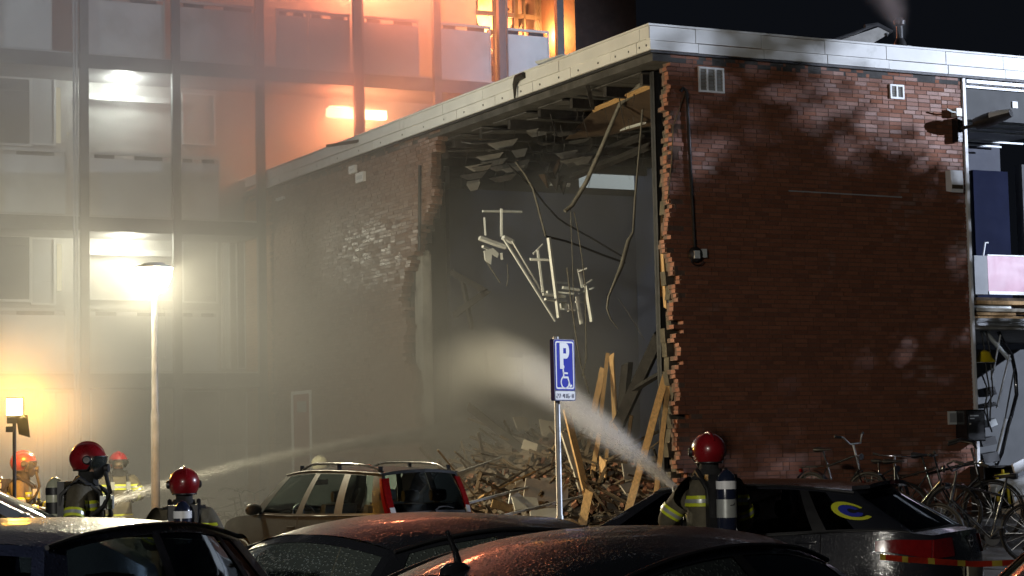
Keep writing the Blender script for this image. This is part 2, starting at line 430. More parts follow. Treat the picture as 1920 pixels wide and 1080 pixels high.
for k in range(int((ZB - 0.0) / COURSE)):
    z0 = k * COURSE + 0.006; z1 = z0 + 0.0505
    e = interp(EDGE_R, z0) + RND.uniform(-0.03, 0.04) + 0.025 * math.sin(k * 0.41) + 0.03 * math.sin(k * 0.13 + 2)
    bs = course_bricks(e, UE, k, RND)
    if RND.random() < 0.86:                 # most end bricks have snapped near the line of the break
        st_ = e + RND.choice((-0.02, 0.0, 0.0, 0.02, 0.05)) + RND.uniform(-0.012, 0.012)
        if bs[0][0] > st_ + 0.06: bs.insert(0, (st_, bs[0][0] - 0.010))
        elif bs[0][1] - st_ > 0.05: bs[0] = (st_, bs[0][1])
    wallR.box(bs[0][0] + RND.uniform(0.0, 0.04), UE - 0.01, 0.007, 0.2, k * COURSE, (k + 1) * COURSE)
    for i, (a, b) in enumerate(bs):
        j = RND.uniform(-0.0025, 0.0025)
        if len(singles) < 300 and i < 3 and z0 > 0.9: singles.append((a, b, z0, z1, j if i else j + RND.choice((0, 0, 0, -0.012, 0.02))))
        else: facing_brick(rest, a, b, z0, z1, j, 'R', RND)
    e = interp(EDGE_L, z0) + RND.uniform(-0.06, 0.06) + 0.12 * math.sin(k * 0.37) + 0.08 * math.sin(k * 0.11)
    bs = course_bricks(e, VE, k, RND)
    if RND.random() < 0.8:
        st_ = e + RND.uniform(-0.03, 0.05)
        if bs[0][0] > st_ + 0.06: bs.insert(0, (st_, bs[0][0] - 0.010))
        elif bs[0][1] - st_ > 0.05: bs[0] = (st_, bs[0][1])
    wallL.box(0.007, 0.2, bs[0][0] + RND.uniform(0.02, 0.08), VE, k * COURSE, (k + 1) * COURSE)
    for (a, b) in bs:
        facing_brick(rest, a, b, z0, z1, RND.uniform(-0.004, 0.004), 'L', RND, m=1)
fw = wallR.build('facade_wall', M['mortar'], bld)
sw = wallL.build('side_wall', M['mortar'], bld)
for (a, b, z0, z1, j) in singles:
    mb = MB(); facing_brick(mb, a, b, z0, z1, j, 'R', RND, 0.1, ((a + b) / 2, 0, (z0 + z1) / 2))
    ob = mb.build('brick', M['brick'], fw); ob.location = ((a + b) / 2, 0, (z0 + z1) / 2)
rest.build('brickwork', [M['brick'], M['wetbrick']], bld, kind='stuff')
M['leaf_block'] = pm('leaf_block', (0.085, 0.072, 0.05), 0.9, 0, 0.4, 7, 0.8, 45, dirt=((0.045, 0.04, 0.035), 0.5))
# inner leaf of grey blockwork, torn further back than the bricks
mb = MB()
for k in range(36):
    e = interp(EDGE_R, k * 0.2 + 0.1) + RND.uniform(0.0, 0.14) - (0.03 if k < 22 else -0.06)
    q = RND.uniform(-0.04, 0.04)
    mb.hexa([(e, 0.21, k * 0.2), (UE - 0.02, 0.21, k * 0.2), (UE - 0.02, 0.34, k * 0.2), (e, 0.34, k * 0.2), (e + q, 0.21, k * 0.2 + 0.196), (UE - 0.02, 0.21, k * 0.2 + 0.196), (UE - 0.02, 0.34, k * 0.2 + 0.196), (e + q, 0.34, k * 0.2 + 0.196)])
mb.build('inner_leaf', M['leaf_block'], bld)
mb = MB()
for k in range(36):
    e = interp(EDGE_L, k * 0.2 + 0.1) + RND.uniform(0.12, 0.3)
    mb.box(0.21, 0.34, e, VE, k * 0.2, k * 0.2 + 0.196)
mb.build('inner_leaf', M['charred'], bld)  # near-black colour stands in for the shade on this torn wall section
# pale concrete jamb left standing in the hole
b_ = onU(808, 640, 0.36).y; zt = onU(800, 468, 0.25).z
mb = MB(); mb.box(0.22, 0.36, b_, b_ + 0.35, 0, zt); mb.box(0.36, 0.40, b_ + 0.02, b_ + 0.08, 0, zt - 0.05)
mb.build('concrete_jamb', M['plaster'], bld)
# end wall of the galleries, tan brick behind the first column
mb = MB(); tb = MB()
mb.box(0.007, 0.2, VE + 0.03, 17.1, 0, ZB)
for k in range(int(ZB / COURSE)):
    for (a, b) in course_bricks(VE + 0.03, 17.1, k, RND):
        facing_brick(tb, a, b, k * COURSE + 0.006, k * COURSE + 0.056, RND.uniform(-0.003, 0.003), 'L', RND)
ew = mb.build('end_wall', M['mortar'], bld); tb.build('brick_facing', M['tanbrick'], ew, kind='stuff')
# roof deck, ceiling
mb = MB(); mb.box(0.0, 9.5, 0.0, 17.1, 7.13, 7.38); mb.build('roof', M['darkceil'], bld)
mb = MB()
for i in range(24):                        # boards of the ceiling, some torn loose
    v0 = 0.25 + i * 0.4
    for (u0, u1) in ((0.2, 1.7), (1.72, 3.5), (3.52, 5.3)):
        if RND.random() < 0.12: continue
        d = RND.choice((0, 0, 0, RND.uniform(0.02, 0.22))) if i < 20 else 0
        t = RND.uniform(-0.1, 0.1) if d else 0
        mb.hexa([(u0, v0, 7.08 - d), (u1, v0, 7.08 - d * 0.2 + t * 0.1), (u1, v0 + 0.38, 7.08 - d * 0.1), (u0, v0 + 0.38, 7.08 - d + t),
                 (u0, v0, 7.1 - d), (u1, v0, 7.1 - d * 0.2 + t * 0.1), (u1, v0 + 0.38, 7.1 - d * 0.1), (u0, v0 + 0.38, 7.1 - d + t)])
mb.build('ceiling_boards', M['darkceil'], bld, kind='stuff')
for i in range(9):
    mb = MB(); v0 = 0.7 + i * 1.05
    mb.box(0.25, 5.3, v0, v0 + 0.09, 6.93, 7.08); mb.build('ceiling_joist', M['charred'], bld)
# roof edge panels
def fascia(seams, axis, z0, z1, out0, out1, bolts=False):
    for a, b in zip(seams, seams[1:]):
        mb = MB(); g = 0.006
        d = RND.uniform(-0.004, 0.004)
        if axis == 'R': c = [(a + g, out0 + d), (b - g, out0 + d), (b - g, out1), (a + g, out1)]
        else: c = [(out0 + d, b - g), (out0 + d, a + g), (out1, a + g), (out1, b - g)]
        dz = RND.uniform(-0.003, 0.003)
        mb.hexa([(x, y, z0 + dz) for x, y in c] + [(x, y, z1 + dz) for x, y in c])
        if bolts:
            for q in (0.3, 0.8):
                if axis == 'L': mb.lathe([(0.016, 0), (0.016, 0.008)], 8, (out0 - 0.006, a + (b - a) * q, z0 + 0.07), 1, 'x')
        mb.build('fascia_panel', [M['fascia'], M['black']], bld)
UR = [-0.1] + [onV(x, 100, -0.1).x for x in (1305, 1428, 1547, 1662, 1773, 1880, 1985, 2090)]
fascia(UR, 'R', 7.405, 7.60, -0.1, 0.0)
fascia([-0.07] + [u + 0.06 for u in UR[1:]], 'R', 7.27, 7.40, -0.075, 0.0)
VL = [-0.1 + 0.002] + [onU(x, y, -0.1).y for x, y in ((1200, 85), (1119, 115), (1048, 140), (975, 165), (905, 190), (830, 220), (750, 250), (665, 280), (587, 310), (516, 335), (459, 350))]
fascia(VL, 'L', 7.43, 7.60, -0.1, -0.004)
fascia([VL[0]] + [(p + q) / 2 + 0.25 for p, q in zip(VL, VL[1:])], 'L', 7.27, 7.425, -0.085, -0.004, True)
mb = MB(); mb.box(-0.12, 9.5, -0.12, 0.3, 7.603, 7.63); mb.box(-0.12, 0.3, 0.3, 17.1, 7.603, 7.63); mb.build('roof_edge_capping', M['fascia'], bld)
mb = MB(); mb.box(-0.06, 9.5, -0.055, -0.003, 7.235, 7.268); mb.box(-0.055, -0.003, -0.003, 17.1, 7.235, 7.268); mb.build('drip_edge', M['darksteel'], bld)
# white steel corner post at the end of the brick
mb = MB(); mb.box(UE + 0.012, UE + 0.06, -0.03, 0.2, 0, 7.23); mb.box(UE + 0.062, UE + 0.09, -0.0, 0.2, 0, 7.23)
mb.build('corner_post', M['white'], bld)
# hall interior: back wall with a white band under the ceiling, partition to the right bay
VB = 9.8
u845 = onV(845, 560, VB).x
mb = MB(); mb.box(u845, 9.4, VB, VB + 0.15, 0, 6.62); mb.build('hall_back_wall', M['bluewall'], bld)
M['glowband'] = emis('glow_wall_band', (0.80, 0.92, 0.92), 0.42)  # emission put into the white wall band in place of light falling on it
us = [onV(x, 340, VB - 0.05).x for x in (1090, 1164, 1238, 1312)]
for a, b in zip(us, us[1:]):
    mb = MB(); mb.box(a + 0.004, b - 0.004, VB - 0.05, VB + 0.05, onV(1160, 354, VB).z, onV(1160, 322, VB).z); mb.build('glow_wall_panel', M['glowband'], bld)
mb = MB(); mb.box(0.34, u845 - 0.01, VB + 1.2, VB + 1.3, 0, 7.1); mb.box(u845 - 0.01, u845 + 0.1, VB + 0.16, VB + 1.2, 0, 7.1); mb.build('hall_recess', M['greywall'], bld)
mb = MB(); mb.box(UE - 0.05, UE + 0.0, 0.36, VB - 0.06, 0, 7.07); mb.build('partition_wall', M['bluewall'], bld)
mb = MB(); mb.box(0.36, 5.3, 0.4, VB, 0.0, 0.12); mb.build('floor', M['concrete'], bld)
# right bay: open front, room above and room below
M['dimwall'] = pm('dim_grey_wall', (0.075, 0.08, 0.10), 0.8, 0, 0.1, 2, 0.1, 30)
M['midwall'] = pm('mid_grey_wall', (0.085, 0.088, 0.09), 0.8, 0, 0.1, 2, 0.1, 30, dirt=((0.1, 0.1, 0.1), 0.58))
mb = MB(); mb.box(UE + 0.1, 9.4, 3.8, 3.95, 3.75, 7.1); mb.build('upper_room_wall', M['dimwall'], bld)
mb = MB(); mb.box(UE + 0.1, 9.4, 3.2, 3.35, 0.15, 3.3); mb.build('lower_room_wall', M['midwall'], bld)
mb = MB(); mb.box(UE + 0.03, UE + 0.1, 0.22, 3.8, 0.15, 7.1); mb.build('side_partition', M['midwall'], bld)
z1 = onV(1850, 597, 0).z; z0 = onV(1850, 611, 0).z
mb = MB(); mb.box(UE + 0.1, 9.4, 0.02, 3.8, z0 - 0.05, z1 - 0.03); mb.build('upper_floor', M['concrete'], bld)
mb = MB(); mb.box(UE + 0.1, 9.4, -0.05, 0.01, z0, z0 + 0.04); mb.box(UE + 0.1, 9.4, -0.03, 0.0, z0 + 0.05, z1 - 0.045); mb.box(UE + 0.1, 9.4, -0.05, 0.01, z1 - 0.04, z1); mb.build('floor_edge_beam', M['steel'], bld)
mb = MB(); mb.box(UE + 0.1, 9.4, 0.4, 3.8, 6.98, 7.04); mb.build('bay_ceiling', M['greywall'], bld)
for i in range(7):
    mb = MB(); v0 = 0.5 + 0.5 * i
    mb.beam((UE + 0.2, v0, 6.94 - RND.uniform(0, .08)), (9.3, v0 + RND.uniform(-.2, .2), 6.95 - RND.uniform(0, .1)), 0.03, 0.03); mb.build('ceiling_rail', M['palesteel'], bld)
mb = MB(); mb.box(UE + 0.1, 9.4, 0.05, 0.13, 6.62, 7.22); mb.build('header_panel', M['midwall'], bld)
mb = MB(); mb.box(UE + 0.1, 9.4, 0.0, 0.04, 7.1, 7.2); mb.box(UE + 0.1, 9.4, -0.02, 0.03, 7.17, 7.22); mb.build('header_rail', M['steel'], bld)
p0 = onV(1822, 335, 3.78); p1 = onV(1893, 480, 3.78)
mb = MB(); mb.box(p0.x, p1.x, 3.74, 3.79, 3.78, onV(1893, 323, 3.78).z); mb.build('navy_door', M['navy'], bld)
mb = MB(); p2 = onV(1908, 300, 3.7); mb.box(p2.x, p2.x + 0.5, 3.6, 3.79, 3.78, 6.6); mb.build('wall_pier', M['midwall'], bld)
mb = MB(); p = onV(1898, 195, 0.04); mb.box(p.x, p.x + 0.1, 0.03, 0.048, p.z - 0.06, p.z + 0.04); mb.build('notice', M['white'], bld)
# door in the side wall
p0 = onU(548, 735, 0); p1 = onU(584, 735, 0)
mb = MB(); v0, v1 = p1.y, p0.y; zt = p0.z
mb.box(-0.03, 0.02, v0, v0 + 0.06, 0, zt); mb.box(-0.03, 0.02, v1 - 0.09, v1, 0, zt); mb.box(-0.03, 0.02, v0, v1, zt - 0.06, zt + 0.004)
dr = mb.build('door_frame', M['white'], bld)
mb = MB(); mb.box(-0.012, 0.02, v0 + 0.062, v1 - 0.092, 0.02, zt - 0.062); d2 = mb.build('door_leaf', M['red_door'], dr)
mb = MB(); mb.box(-0.02, -0.012, v0 + 0.25, v1 - 0.3, zt - 0.42, zt - 0.2); mb.build('door_notice', M['greywall'], dr)

# things fixed to the building
def vent(px0, py0, px1, py1, n, label):
    a = onV(px0, py0, 0); b = onV(px1, py1, 0); w = abs(b.x - a.x); h = abs(a.z - b.z)
    t = inF(thing('wall_vent', label, 'vent', group='vents in the brick facade'), min(a.x, b.x), 0, min(a.z, b.z))
    f = MB(); q = 0.028
    f.box(0, w, -0.03, 0.0, 0, q); f.box(0, w, -0.03, 0.0, h - q, h); f.box(0, q, -0.03, 0, q, h - q); f.box(w - q, w, -0.03, 0, q, h - q)
    for k in range(1, n): f.box(w * k / n - q / 2, w * k / n + q / 2, -0.028, 0, q, h - q)
    f.build('vent_frame', M['white'], t)
    for k in range(n):
        s = MB(); x0 = w * k / n + q / 2; x1 = w * (k + 1) / n - q / 2
        for j in range(6):
            zz = q + (h - 2 * q) * j / 6
            s.add([(x0, -0.022, zz), (x1, -0.022, zz), (x1, -0.004, zz + (h - 2 * q) / 6), (x0, -0.004, zz + (h - 2 * q) / 6)], [(0, 1, 2, 3)])
        s.build('louvre_panel', M['concrete'], t)
vent(1308, 125, 1357, 176, 3, 'white framed louvre vent with three panels, near the broken corner of the brick facade')
vent(1667, 158, 1694, 187, 2, 'small white framed louvre vent with two panels, high on the brick facade')
# conduit with round wall lamp
p = onV(1300, 478, 0); pt = onV(1285, 170, 0)
t = inF(thing('wall_lamp', 'unlit round grey wall lamp at the foot of a long conduit on the brick facade', 'wall lamp'), p.x, 0, p.z)
mb = MB(); mb.lathe([(0.10, -0.02), (0.115, -0.05), (0.10, -0.09), (0.05, -0.12), (0.0, -0.125)], 20, (0, 0, 0), 0, 'y'); mb.build('lamp_body', M['darksteel'], t, 40)
mb = MB(); mb.box(-0.06, 0.03, -0.128, -0.10, -0.06, 0.05); mb.build('lamp_glass', M['palesteel'], t)
mb = MB(); mb.box(0.1, 0.17, -0.09, -0.02, -0.04, 0.08); mb.build('cable_box', M['palesteel'], t)
mb = MB(); mb.tube([(0.02 + 0.1 * math.cos(a), -0.07, -0.09 + 0.06 * math.sin(a)) for a in [pi + pi * k / 8 for k in range(9)]], 0.008, 6); mb.build('cable', M['black'], t, 40)
x1 = pt.x - p.x
mb = MB(); mb.tube([(0.0, -0.035, 0.1), (x1 * 0.5, -0.035, (pt.z - p.z) * 0.5), (x1, -0.035, pt.z - p.z - 0.05), (x1 - 0.015, -0.035, pt.z - p.z), (x1 - 0.06, -0.035, pt.z - p.z + 0.03), (x1 - 0.10, -0.03, pt.z - p.z - 0.02)], 0.024, 8); mb.build('conduit', M['darksteel'], t, 40)
# loose cable from the conduit head to the broken edge
a = onV(1281, 175, 0); b = onV(1255, 305, 0); c = onV(1248, 380, 0)
mb = MB(); mb.tube([Vector((a.x, -0.04, a.z)), Vector((b.x + 0.03, -0.08, (a.z + b.z) / 2)), Vector((b.x, -0.06, b.z)), Vector((c.x, -0.05, c.z))], 0.009, 5)
tag(inF(mb.build('loose_cable', M['oldtimber'], smooth=40)), 'thin loose cable hanging from the head of the conduit on the brick facade', 'cable')
# thin pale rail on the facade
a = onV(1478, 358, 0); b = onV(1690, 370, 0)
mb = MB(); mb.beam((a.x, -0.012, a.z), (b.x, -0.012, b.z), 0.012, 0.02)
tag(inF(mb.build('wall_rail', M['greywall'])), 'thin grey rail fixed across the middle of the brick facade', 'rail')
# siren / speaker box and intercom, black cabinet
p = onV(1774, 362, 0); q = onV(1795, 322, 0)
t = inF(thing('alarm_box', 'pale alarm box on the brick facade below the arm lamp', 'alarm box'), p.x, 0, p.z)
w = q.x - p.x; h = q.z - p.z
mb = MB(); mb.prism([(0.0, 0.03), (-0.12, 0.0), (-0.13, h * 0.3), (-0.12, h), (0.0, h)], 'x', 0, w); mb.build('housing', M['white'], t)
mb = MB(); mb.box(0.012, w - 0.012, -0.134, -0.12, h * 0.16, h * 0.34); mb.build('label_strip', M['oldtimber'], t)
p = onV(1777, 796, 0); q = onV(1793, 771, 0)
t = inF(thing('intercom', 'small pale square intercom on the brick facade left of the black cabinet', 'intercom'), p.x, 0, p.z)
w = q.x - p.x; h = q.z - p.z
mb = MB(); mb.box(0, w, -0.03, 0, 0, h); mb.build('plate', M['palesteel'], t)
mb = MB(); mb.box(0.02, w - 0.02, -0.034, -0.03, 0.03, h - 0.03); mb.build('screen', M['greywall'], t)
p = onV(1806, 828, -0.1); q = onV(1843, 768, -0.1)
t = inF(thing('meter_cabinet', 'black metal cabinet with small white lettering by the white corner post', 'cabinet'), p.x - 0.05, 0, p.z)
w = 0.34; h = q.z - p.z
mb = MB(); mb.box(0, w, -0.26, 0, 0, h); mb.build('housing', M['blackgloss'], t)
mb = MB(); mb.box(0.02, w - 0.02, -0.268, -0.261, 0.02, h - 0.02); d_ = mb.build('door', M['black'], t)
mb = MB(); mb.lathe([(0.012, 0), (0.012, 0.012)], 10, (0.05, -0.282, h * 0.55), 0, 'y'); mb.build('lock', M['palesteel'], d_)
mb = MB()
for i in range(9): mb.box(0.06 + i * 0.018, 0.073 + i * 0.018, -0.27, -0.2685, h - 0.1, h - 0.082)
for i in range(5): mb.box(0.06 + i * 0.016, 0.072 + i * 0.016, -0.27, -0.2685, h - 0.14, h - 0.126)
mb.build('lettering', M['palesteel'], d_)
# arm lamp at the corner post
pa = onV(1798, 242, -0.1)
t = inF(thing('arm_lamp', 'unlit street light on a short arm at the top of the white corner post', 'street light'), pa.x, 0, pa.z)
mb = MB(); mb.box(-0.05, 0.03, -0.14, -0.0, -0.2, 0.17); mb.build('bracket', M['blackgloss'], t)
mb = MB(); mb.tube([(0.0, -0.1, 0.0), (0.08, -0.2, 0.02), (0.17, -0.34, 0.05)], 0.028, 8); mb.build('arm', M['black'], t, 40)
ax = Vector((0.50, -0.85, 0.2)).normalized(); sx = Vector((0.86, 0.5, 0)).normalized(); up = ax.cross(sx) * -1
def head_pt(s, a, lo):
    wdt = 0.16 * (0.55 + 0.45 * math.sin(pi * min(1, 0.25 + s * 0.8))); hh = (0.10 if not lo else 0.11) * (0.5 + 0.5 * math.sin(pi * min(1, 0.2 + s * 0.75)))
    return Vector((0.15, -0.31, 0.05)) + ax * (s * 0.56) + sx * (wdt * math.cos(a)) + up * (hh * math.sin(a))
mb = MB(); mb.grid(lambda a, b: head_pt(a, pi * b, False), 8, 8); mb.grid(lambda a, b: head_pt(a * 0.45, pi + pi * b, True), 5, 8)
mb.add([head_pt(0, 2 * pi * k / 16, False) for k in range(16)], [tuple(range(16))]); mb.add([head_pt(1, 2 * pi * k / 16, False) for k in range(16)], [tuple(range(16))])
mb.build('lamp_housing', M['darksteel'], t, 50, True)
mb = MB(); mb.grid(lambda a, b: head_pt(0.47 + a * 0.53, pi + pi * b, True), 5, 8); mb.build('lamp_bowl', M['palesteel'], t, 50)
mb = MB(); mb.tube([(-0.05, -0.12, 0.25), (-0.16, -0.16, 0.24), (-0.3, -0.2, 0.27)], 0.014, 6); mb.box(-0.07, 0.03, -0.15, -0.02, 0.19, 0.31); mb.build('sensor', M['palesteel'], t, 40)
# boxes on the side wall
for (x0, y0, x1, y1, lb) in ((659, 297, 670, 327, 'tall pale sign box on the side wall under the roof edge, left of its pair'), (672, 309, 686, 344, 'pale sign box on the side wall under the roof edge, right of its pair'), (522, 357, 535, 377, 'small pale number plate on the side wall beside the grey downpipe')):
    a = onU(x0, y1, 0); b = onU(x1, y0, 0)
    mb = MB(); mb.box(-0.06, 0, 0, abs(a.y - b.y), 0, b.z - a.z - 0.12); mb.box(-0.066, -0.06, 0.06, abs(a.y - b.y) - 0.06, 0.05, b.z - a.z - 0.18, 1)
    tag(inF(mb.build('sign_box', [M['white'], M['panel']]), 0, b.y, a.z), lb, 'sign box', 'boxes on the side wall')
a = onU(490, 568, 0); b = onU(516, 568, 0)
mb = MB(); mb.tube([onU(787, 310, -0.04), onU(786, 470, -0.04)], 0.03, 8); tag(inF(mb.build('downpipe', M['darksteel'], smooth=40)), 'dark stub of pipe running down the side wall beside the hole', 'pipe')
mb = MB(); p = onU(671, 165, -0.1)
p = onU(970, 160, -0.12)
mb.tube([p + Vector((0, -0.25, 0.12)), p + Vector((-0.03, -0.05, 0.1)), p + Vector((-0.02, 0.05, 0.02)), p + Vector((-0.02, 0.06, -0.2))], [0.05, 0.06, 0.04, 0.015], 6)
tag(inF(mb.build('torn_rag', M['charred'], smooth=60)), 'dark torn scrap hanging over the left roof edge', 'scrap')
mb = MB(); p = onU(660, 268, -0.12); mb.beam(p + Vector((-0.3, 0.5, 0)), p + Vector((0.1, -0.4, 0.0)), 0.05, 0.05); tag(inF(mb.build('roof_spout', M['darksteel'])), 'short dark spout poking over the left roof edge', 'spout')
mb = MB(); p = onU(1070, 115, 0.2); mb.prism([(0, 0), (0.9, 0.05), (1.0, 0.12), (0.1, 0.07)], 'x', -0.2, 0.5)
tag(inF(mb.build('loose_sheet', M['palesteel']), 0.2, p.y - 0.2, 7.64), 'pale loose metal sheet lying on the left roof edge', 'metal sheet')
# roof hatch and cowl
p = onV(1555, 76, 1.5)
t = inF(thing('roof_hatch', 'lifted pale roof hatch with dark rim above the brick facade', 'roof hatch'), p.x, 1.5, 7.63)
hp = [onV(x, y, 1.5) - Vector((p.x, 1.5, 7.63)) for x, y in ((1560, 76), (1645, 46), (1672, 60), (1632, 84))]
mb = MB(); mb.add([hp[0], hp[1] + Vector((0, 0, 0)), hp[1] + Vector((0.05, 0.9, -.05)), hp[0] + Vector((0.05, 0.9, 0))], [(0, 1, 2, 3)])
mb.add([hp[0] + Vector((0, 0, -0.04)), hp[1] + Vector((0.02, 0, -0.04)), hp[2], hp[3]], [(0, 1, 2, 3)], 0); mb.build('lid', M['concrete'], t)
mb = MB(); mb.tube([hp[1] + Vector((-0.25, 0, -0.05)), hp[1], hp[2], hp[2] + Vector((-0.12, 0, -0.06))], 0.035, 6); mb.tube([hp[0], hp[1]], 0.022, 6); mb.build('rim', M['darksteel'], t, 40)
p = onV(1688, 88, 1.6)
t = inF(thing('roof_cowl', 'black roof cowl with a capped pipe beside the lifted hatch', 'roof cowl'), p.x, 1.6, 7.5)
s_ = (onV(1688, 33, 1.6).z - 7.5)
mb = MB(); mb.lathe([(0.13, 0), (0.13, s_ * 0.3), (0.10, s_ * 0.58), (0.06, s_ * 0.66)], 14); mb.build('cowl_body', M['black'], t, 40)
mb = MB(); mb.lathe([(0.055, s_ * 0.64), (0.055, s_ * 0.86), (0.09, s_ * 0.88), (0.10, s_ * 0.94), (0.05, s_ * 1.0), (0, s_)], 14); mb.box(-0.2, -0.1, -0.05, 0.05, s_ * 0.35, s_ * 0.45); mb.box(0.1, 0.19, -0.05, 0.05, s_ * 0.4, s_ * 0.55); mb.build('cowl_cap', M['black'], t, 40)
# ------------------------------------------------------------------ gallery flats behind
VF = 15.4; VW = 16.95
flat = thing('gallery_flats', 'grey gallery flats with frosted balcony panels, smoke and fire on the upper floor', 'flats'); inF(flat)
FL = (3.42, 6.52, 9.78, 13.0)
cols = [onV(x, y, VF).x for x, y in ((-22, 300), (156, 100), (328, 117), (512, 140), (669, 100), (818, 120), (940, 110), (1048, 60))]
for u in cols:
    zc = 7.64 if u > 0.25 else 0
    u = min(u, -0.21) if abs(u) < 0.3 else u
    mb = MB(); mb.box(u - 0.07, u + 0.07, VF - 0.07, VF + 0.07, zc, 16.5); mb.box(u - 0.085, u + 0.085, VF - 0.09, VF - 0.071, zc, 16.5); mb.build('column', M['column'], flat)
for u in (cols[1] - 0.14, cols[1] - 0.2, cols[4] + 0.13, cols[6] + 0.14):
    mb = MB(); mb.tube([(u, VF - 0.03, 7.64 if u > 0.25 else 0), (u, VF - 0.03, 16.0)], 0.022, 6); mb.build('rain_pipe', M['steel'], flat, 40)
u_end = onV(1076, 60, VF).x
for z in FL:
    ue = u_end if z > 7 else -0.14          # below the brick building's roof the galleries stop at its side wall
    mb = MB(); mb.box(-9.0, ue, VF + 0.075, VW + 0.1, z - 0.24, z); mb.build('gallery_slab', M['slab'], flat)
    mb = MB(); mb.box(-9.0, ue, VF - 0.02, VF + 0.07, z - 0.26, z + 0.02); mb.build('edge_beam', M['column'], flat)
    mb = MB(); mb.box(-9.0, ue, VF + 0.04, VF + 0.072, z + 0.021, z + 0.06); mb.build('edge_strip', M['winframe'], flat)
def railing(z, pairs, h, py):
    for (a, b) in pairs:
        ua = onV(a, py(a), VF + 0.1).x; ub = onV(b, py(b), VF + 0.1).x
        mb = MB(); mb.box(ua, ub, VF + 0.12, VF + 0.14, z + 0.08, z + h - 0.08)
        p = mb.build('balcony_panel', M['panel'], flat)
        mb = MB(); mb.box(ua - 0.03, ua, VF + 0.11, VF + 0.15, z + 0.04, z + h); mb.box(ub, ub + 0.03, VF + 0.11, VF + 0.15, z + 0.04, z + h)
        mb.box(ua - 0.03, ub + 0.03, VF + 0.10, VF + 0.16, z + h + 0.0, z + h + 0.055); mb.build('balcony_rail', M['winframe'], p)
        mb = MB(); w = ub - ua
        for (q0, q1) in ((0.05, 0.3), (0.55, 0.9)):
            mb = MB(); mb.box(ua + w * q0, ua + w * q1, VF + 0.115, VF + 0.145, z + h - 0.075, z + h - 0.005); mb.build('rail_spacer', M['darksteel'], p)
railing(FL[2], ((-80, 95), (168, 308), (338, 488), (522, 576), (583, 655), (685, 785), (829, 920), (951, 1030)), 1.25, lambda x: 90 + 0.08 * x)
railing(FL[1], ((-80, 122), (170, 320), (340, 410)), 1.3, lambda x: 350)
railing(FL[0], ((-80, 122), (172, 326), (342, 408)), 1.25, lambda x: 640)
# recessed back wall, floor by floor; windows, doors, piers
uf = onV(893, 20, VW).x              # where the burnt-out windows start
mb = MB(); mb.box(-9.0, u_end, VW + 0.02, VW + 0.25, 0, 9.9); mb.box(-9.0, uf, VW + 0.02, VW + 0.25, 9.9, 16.5); mb.build('back_wall', M['gallerywall'], flat)
def window(x0, y0, x1, y1, mat='darkglass', fw=0.05, name='window'):
    a = onV(x0, y1, VW); b = onV(x1, y0, VW)
    mb = MB(); z0, z1, u0, u1 = a.z, b.z, a.x, b.x
    mb.box(u0 - fw, u0, VW - 0.05, VW + 0.015, z0, z1); mb.box(u1, u1 + fw, VW - 0.05, VW + 0.015, z0, z1)
    mb.box(u0 - fw, u1 + fw, VW - 0.05, VW + 0.015, z1, z1 + fw); mb.box(u0 - fw, u1 + fw, VW - 0.055, VW + 0.015, z0 - fw, z0)
    f = mb.build(name, M['winframe'], flat)
    mb = MB(); mb.box(u0, u1, VW - 0.02, VW + 0.012, z0, z1); mb.build('pane', M[mat], f)
window(-60, 150, 54, 265); window(-60, 445, 54, 560)
window(60, 150, 100, 268, 'greywall', 0.04, 'door'); window(60, 450, 100, 568, 'greywall', 0.04, 'door')
window(344, 180, 400, 268, 'gallerywall', 0.03); window(344, 430, 404, 565, 'gallerywall', 0.03); window(170, 440, 322, 560, 'gallerywall', 0.02)
window(418, 430, 428, 690, 'panel', 0.02); window(446, 430, 456, 690, 'darkglass', 0.02)
window(168, 720, 326, 905, 'gallerywall', 0.03, 'entrance_panel'); window(340, 735, 408, 905, 'gallerywall', 0.03, 'entrance_panel')
window(464, 738, 486, 905, 'darkglass', 0.03, 'entrance_door'); window(490, 738, 508, 905, 'panel', 0.03, 'entrance_door')
for (x, ya, yb) in ((109, 165, 268), (111, 458, 545)):       # tall lit slots beside the doors
    a = onV(x - 4, yb, VW); b = onV(x + 4, ya, VW)
    mb = MB(); mb.box(a.x, b.x, VW - 0.03, VW + 0.01, a.z, b.z); mb.build('lit_slot', emis('lit_slot', (1.0, 0.92, 0.6), 0.9), flat)
for k in range(9):                   # vertical boarding on the ground floor at the far left
    u0 = onV(70, 800, VW - 0.1).x + k * 0.125
    mb = MB(); mb.box(u0, u0 + 0.11, VW - 0.14 - 0.02 * (k % 2), VW + 0.0, 0, 3.1); mb.build('wall_board', M['panel'], flat)
for x in (165, 327): pass
a = onV(166, 160, VW - 0.2); b = onV(320, 160, VW - 0.2)
for z in (FL[2] - 0.55, FL[1] - 0.5):
    mb = MB(); mb.box(a.x, b.x, VW - 0.25, VW - 0.12, z - 0.09, z + 0.03); mb.build('ceiling_trunking', M['winframe'], flat)
# dark end wall closing the flats on the right
mb = MB(); mb.box(u_end + 0.01, u_end + 1.6, VF - 0.05, 23.0, 0, 16.5); mb.build('end_pier', pm('dark_cladding', (0.035, 0.022, 0.018), 0.85, 0, 0.3, 3), flat)
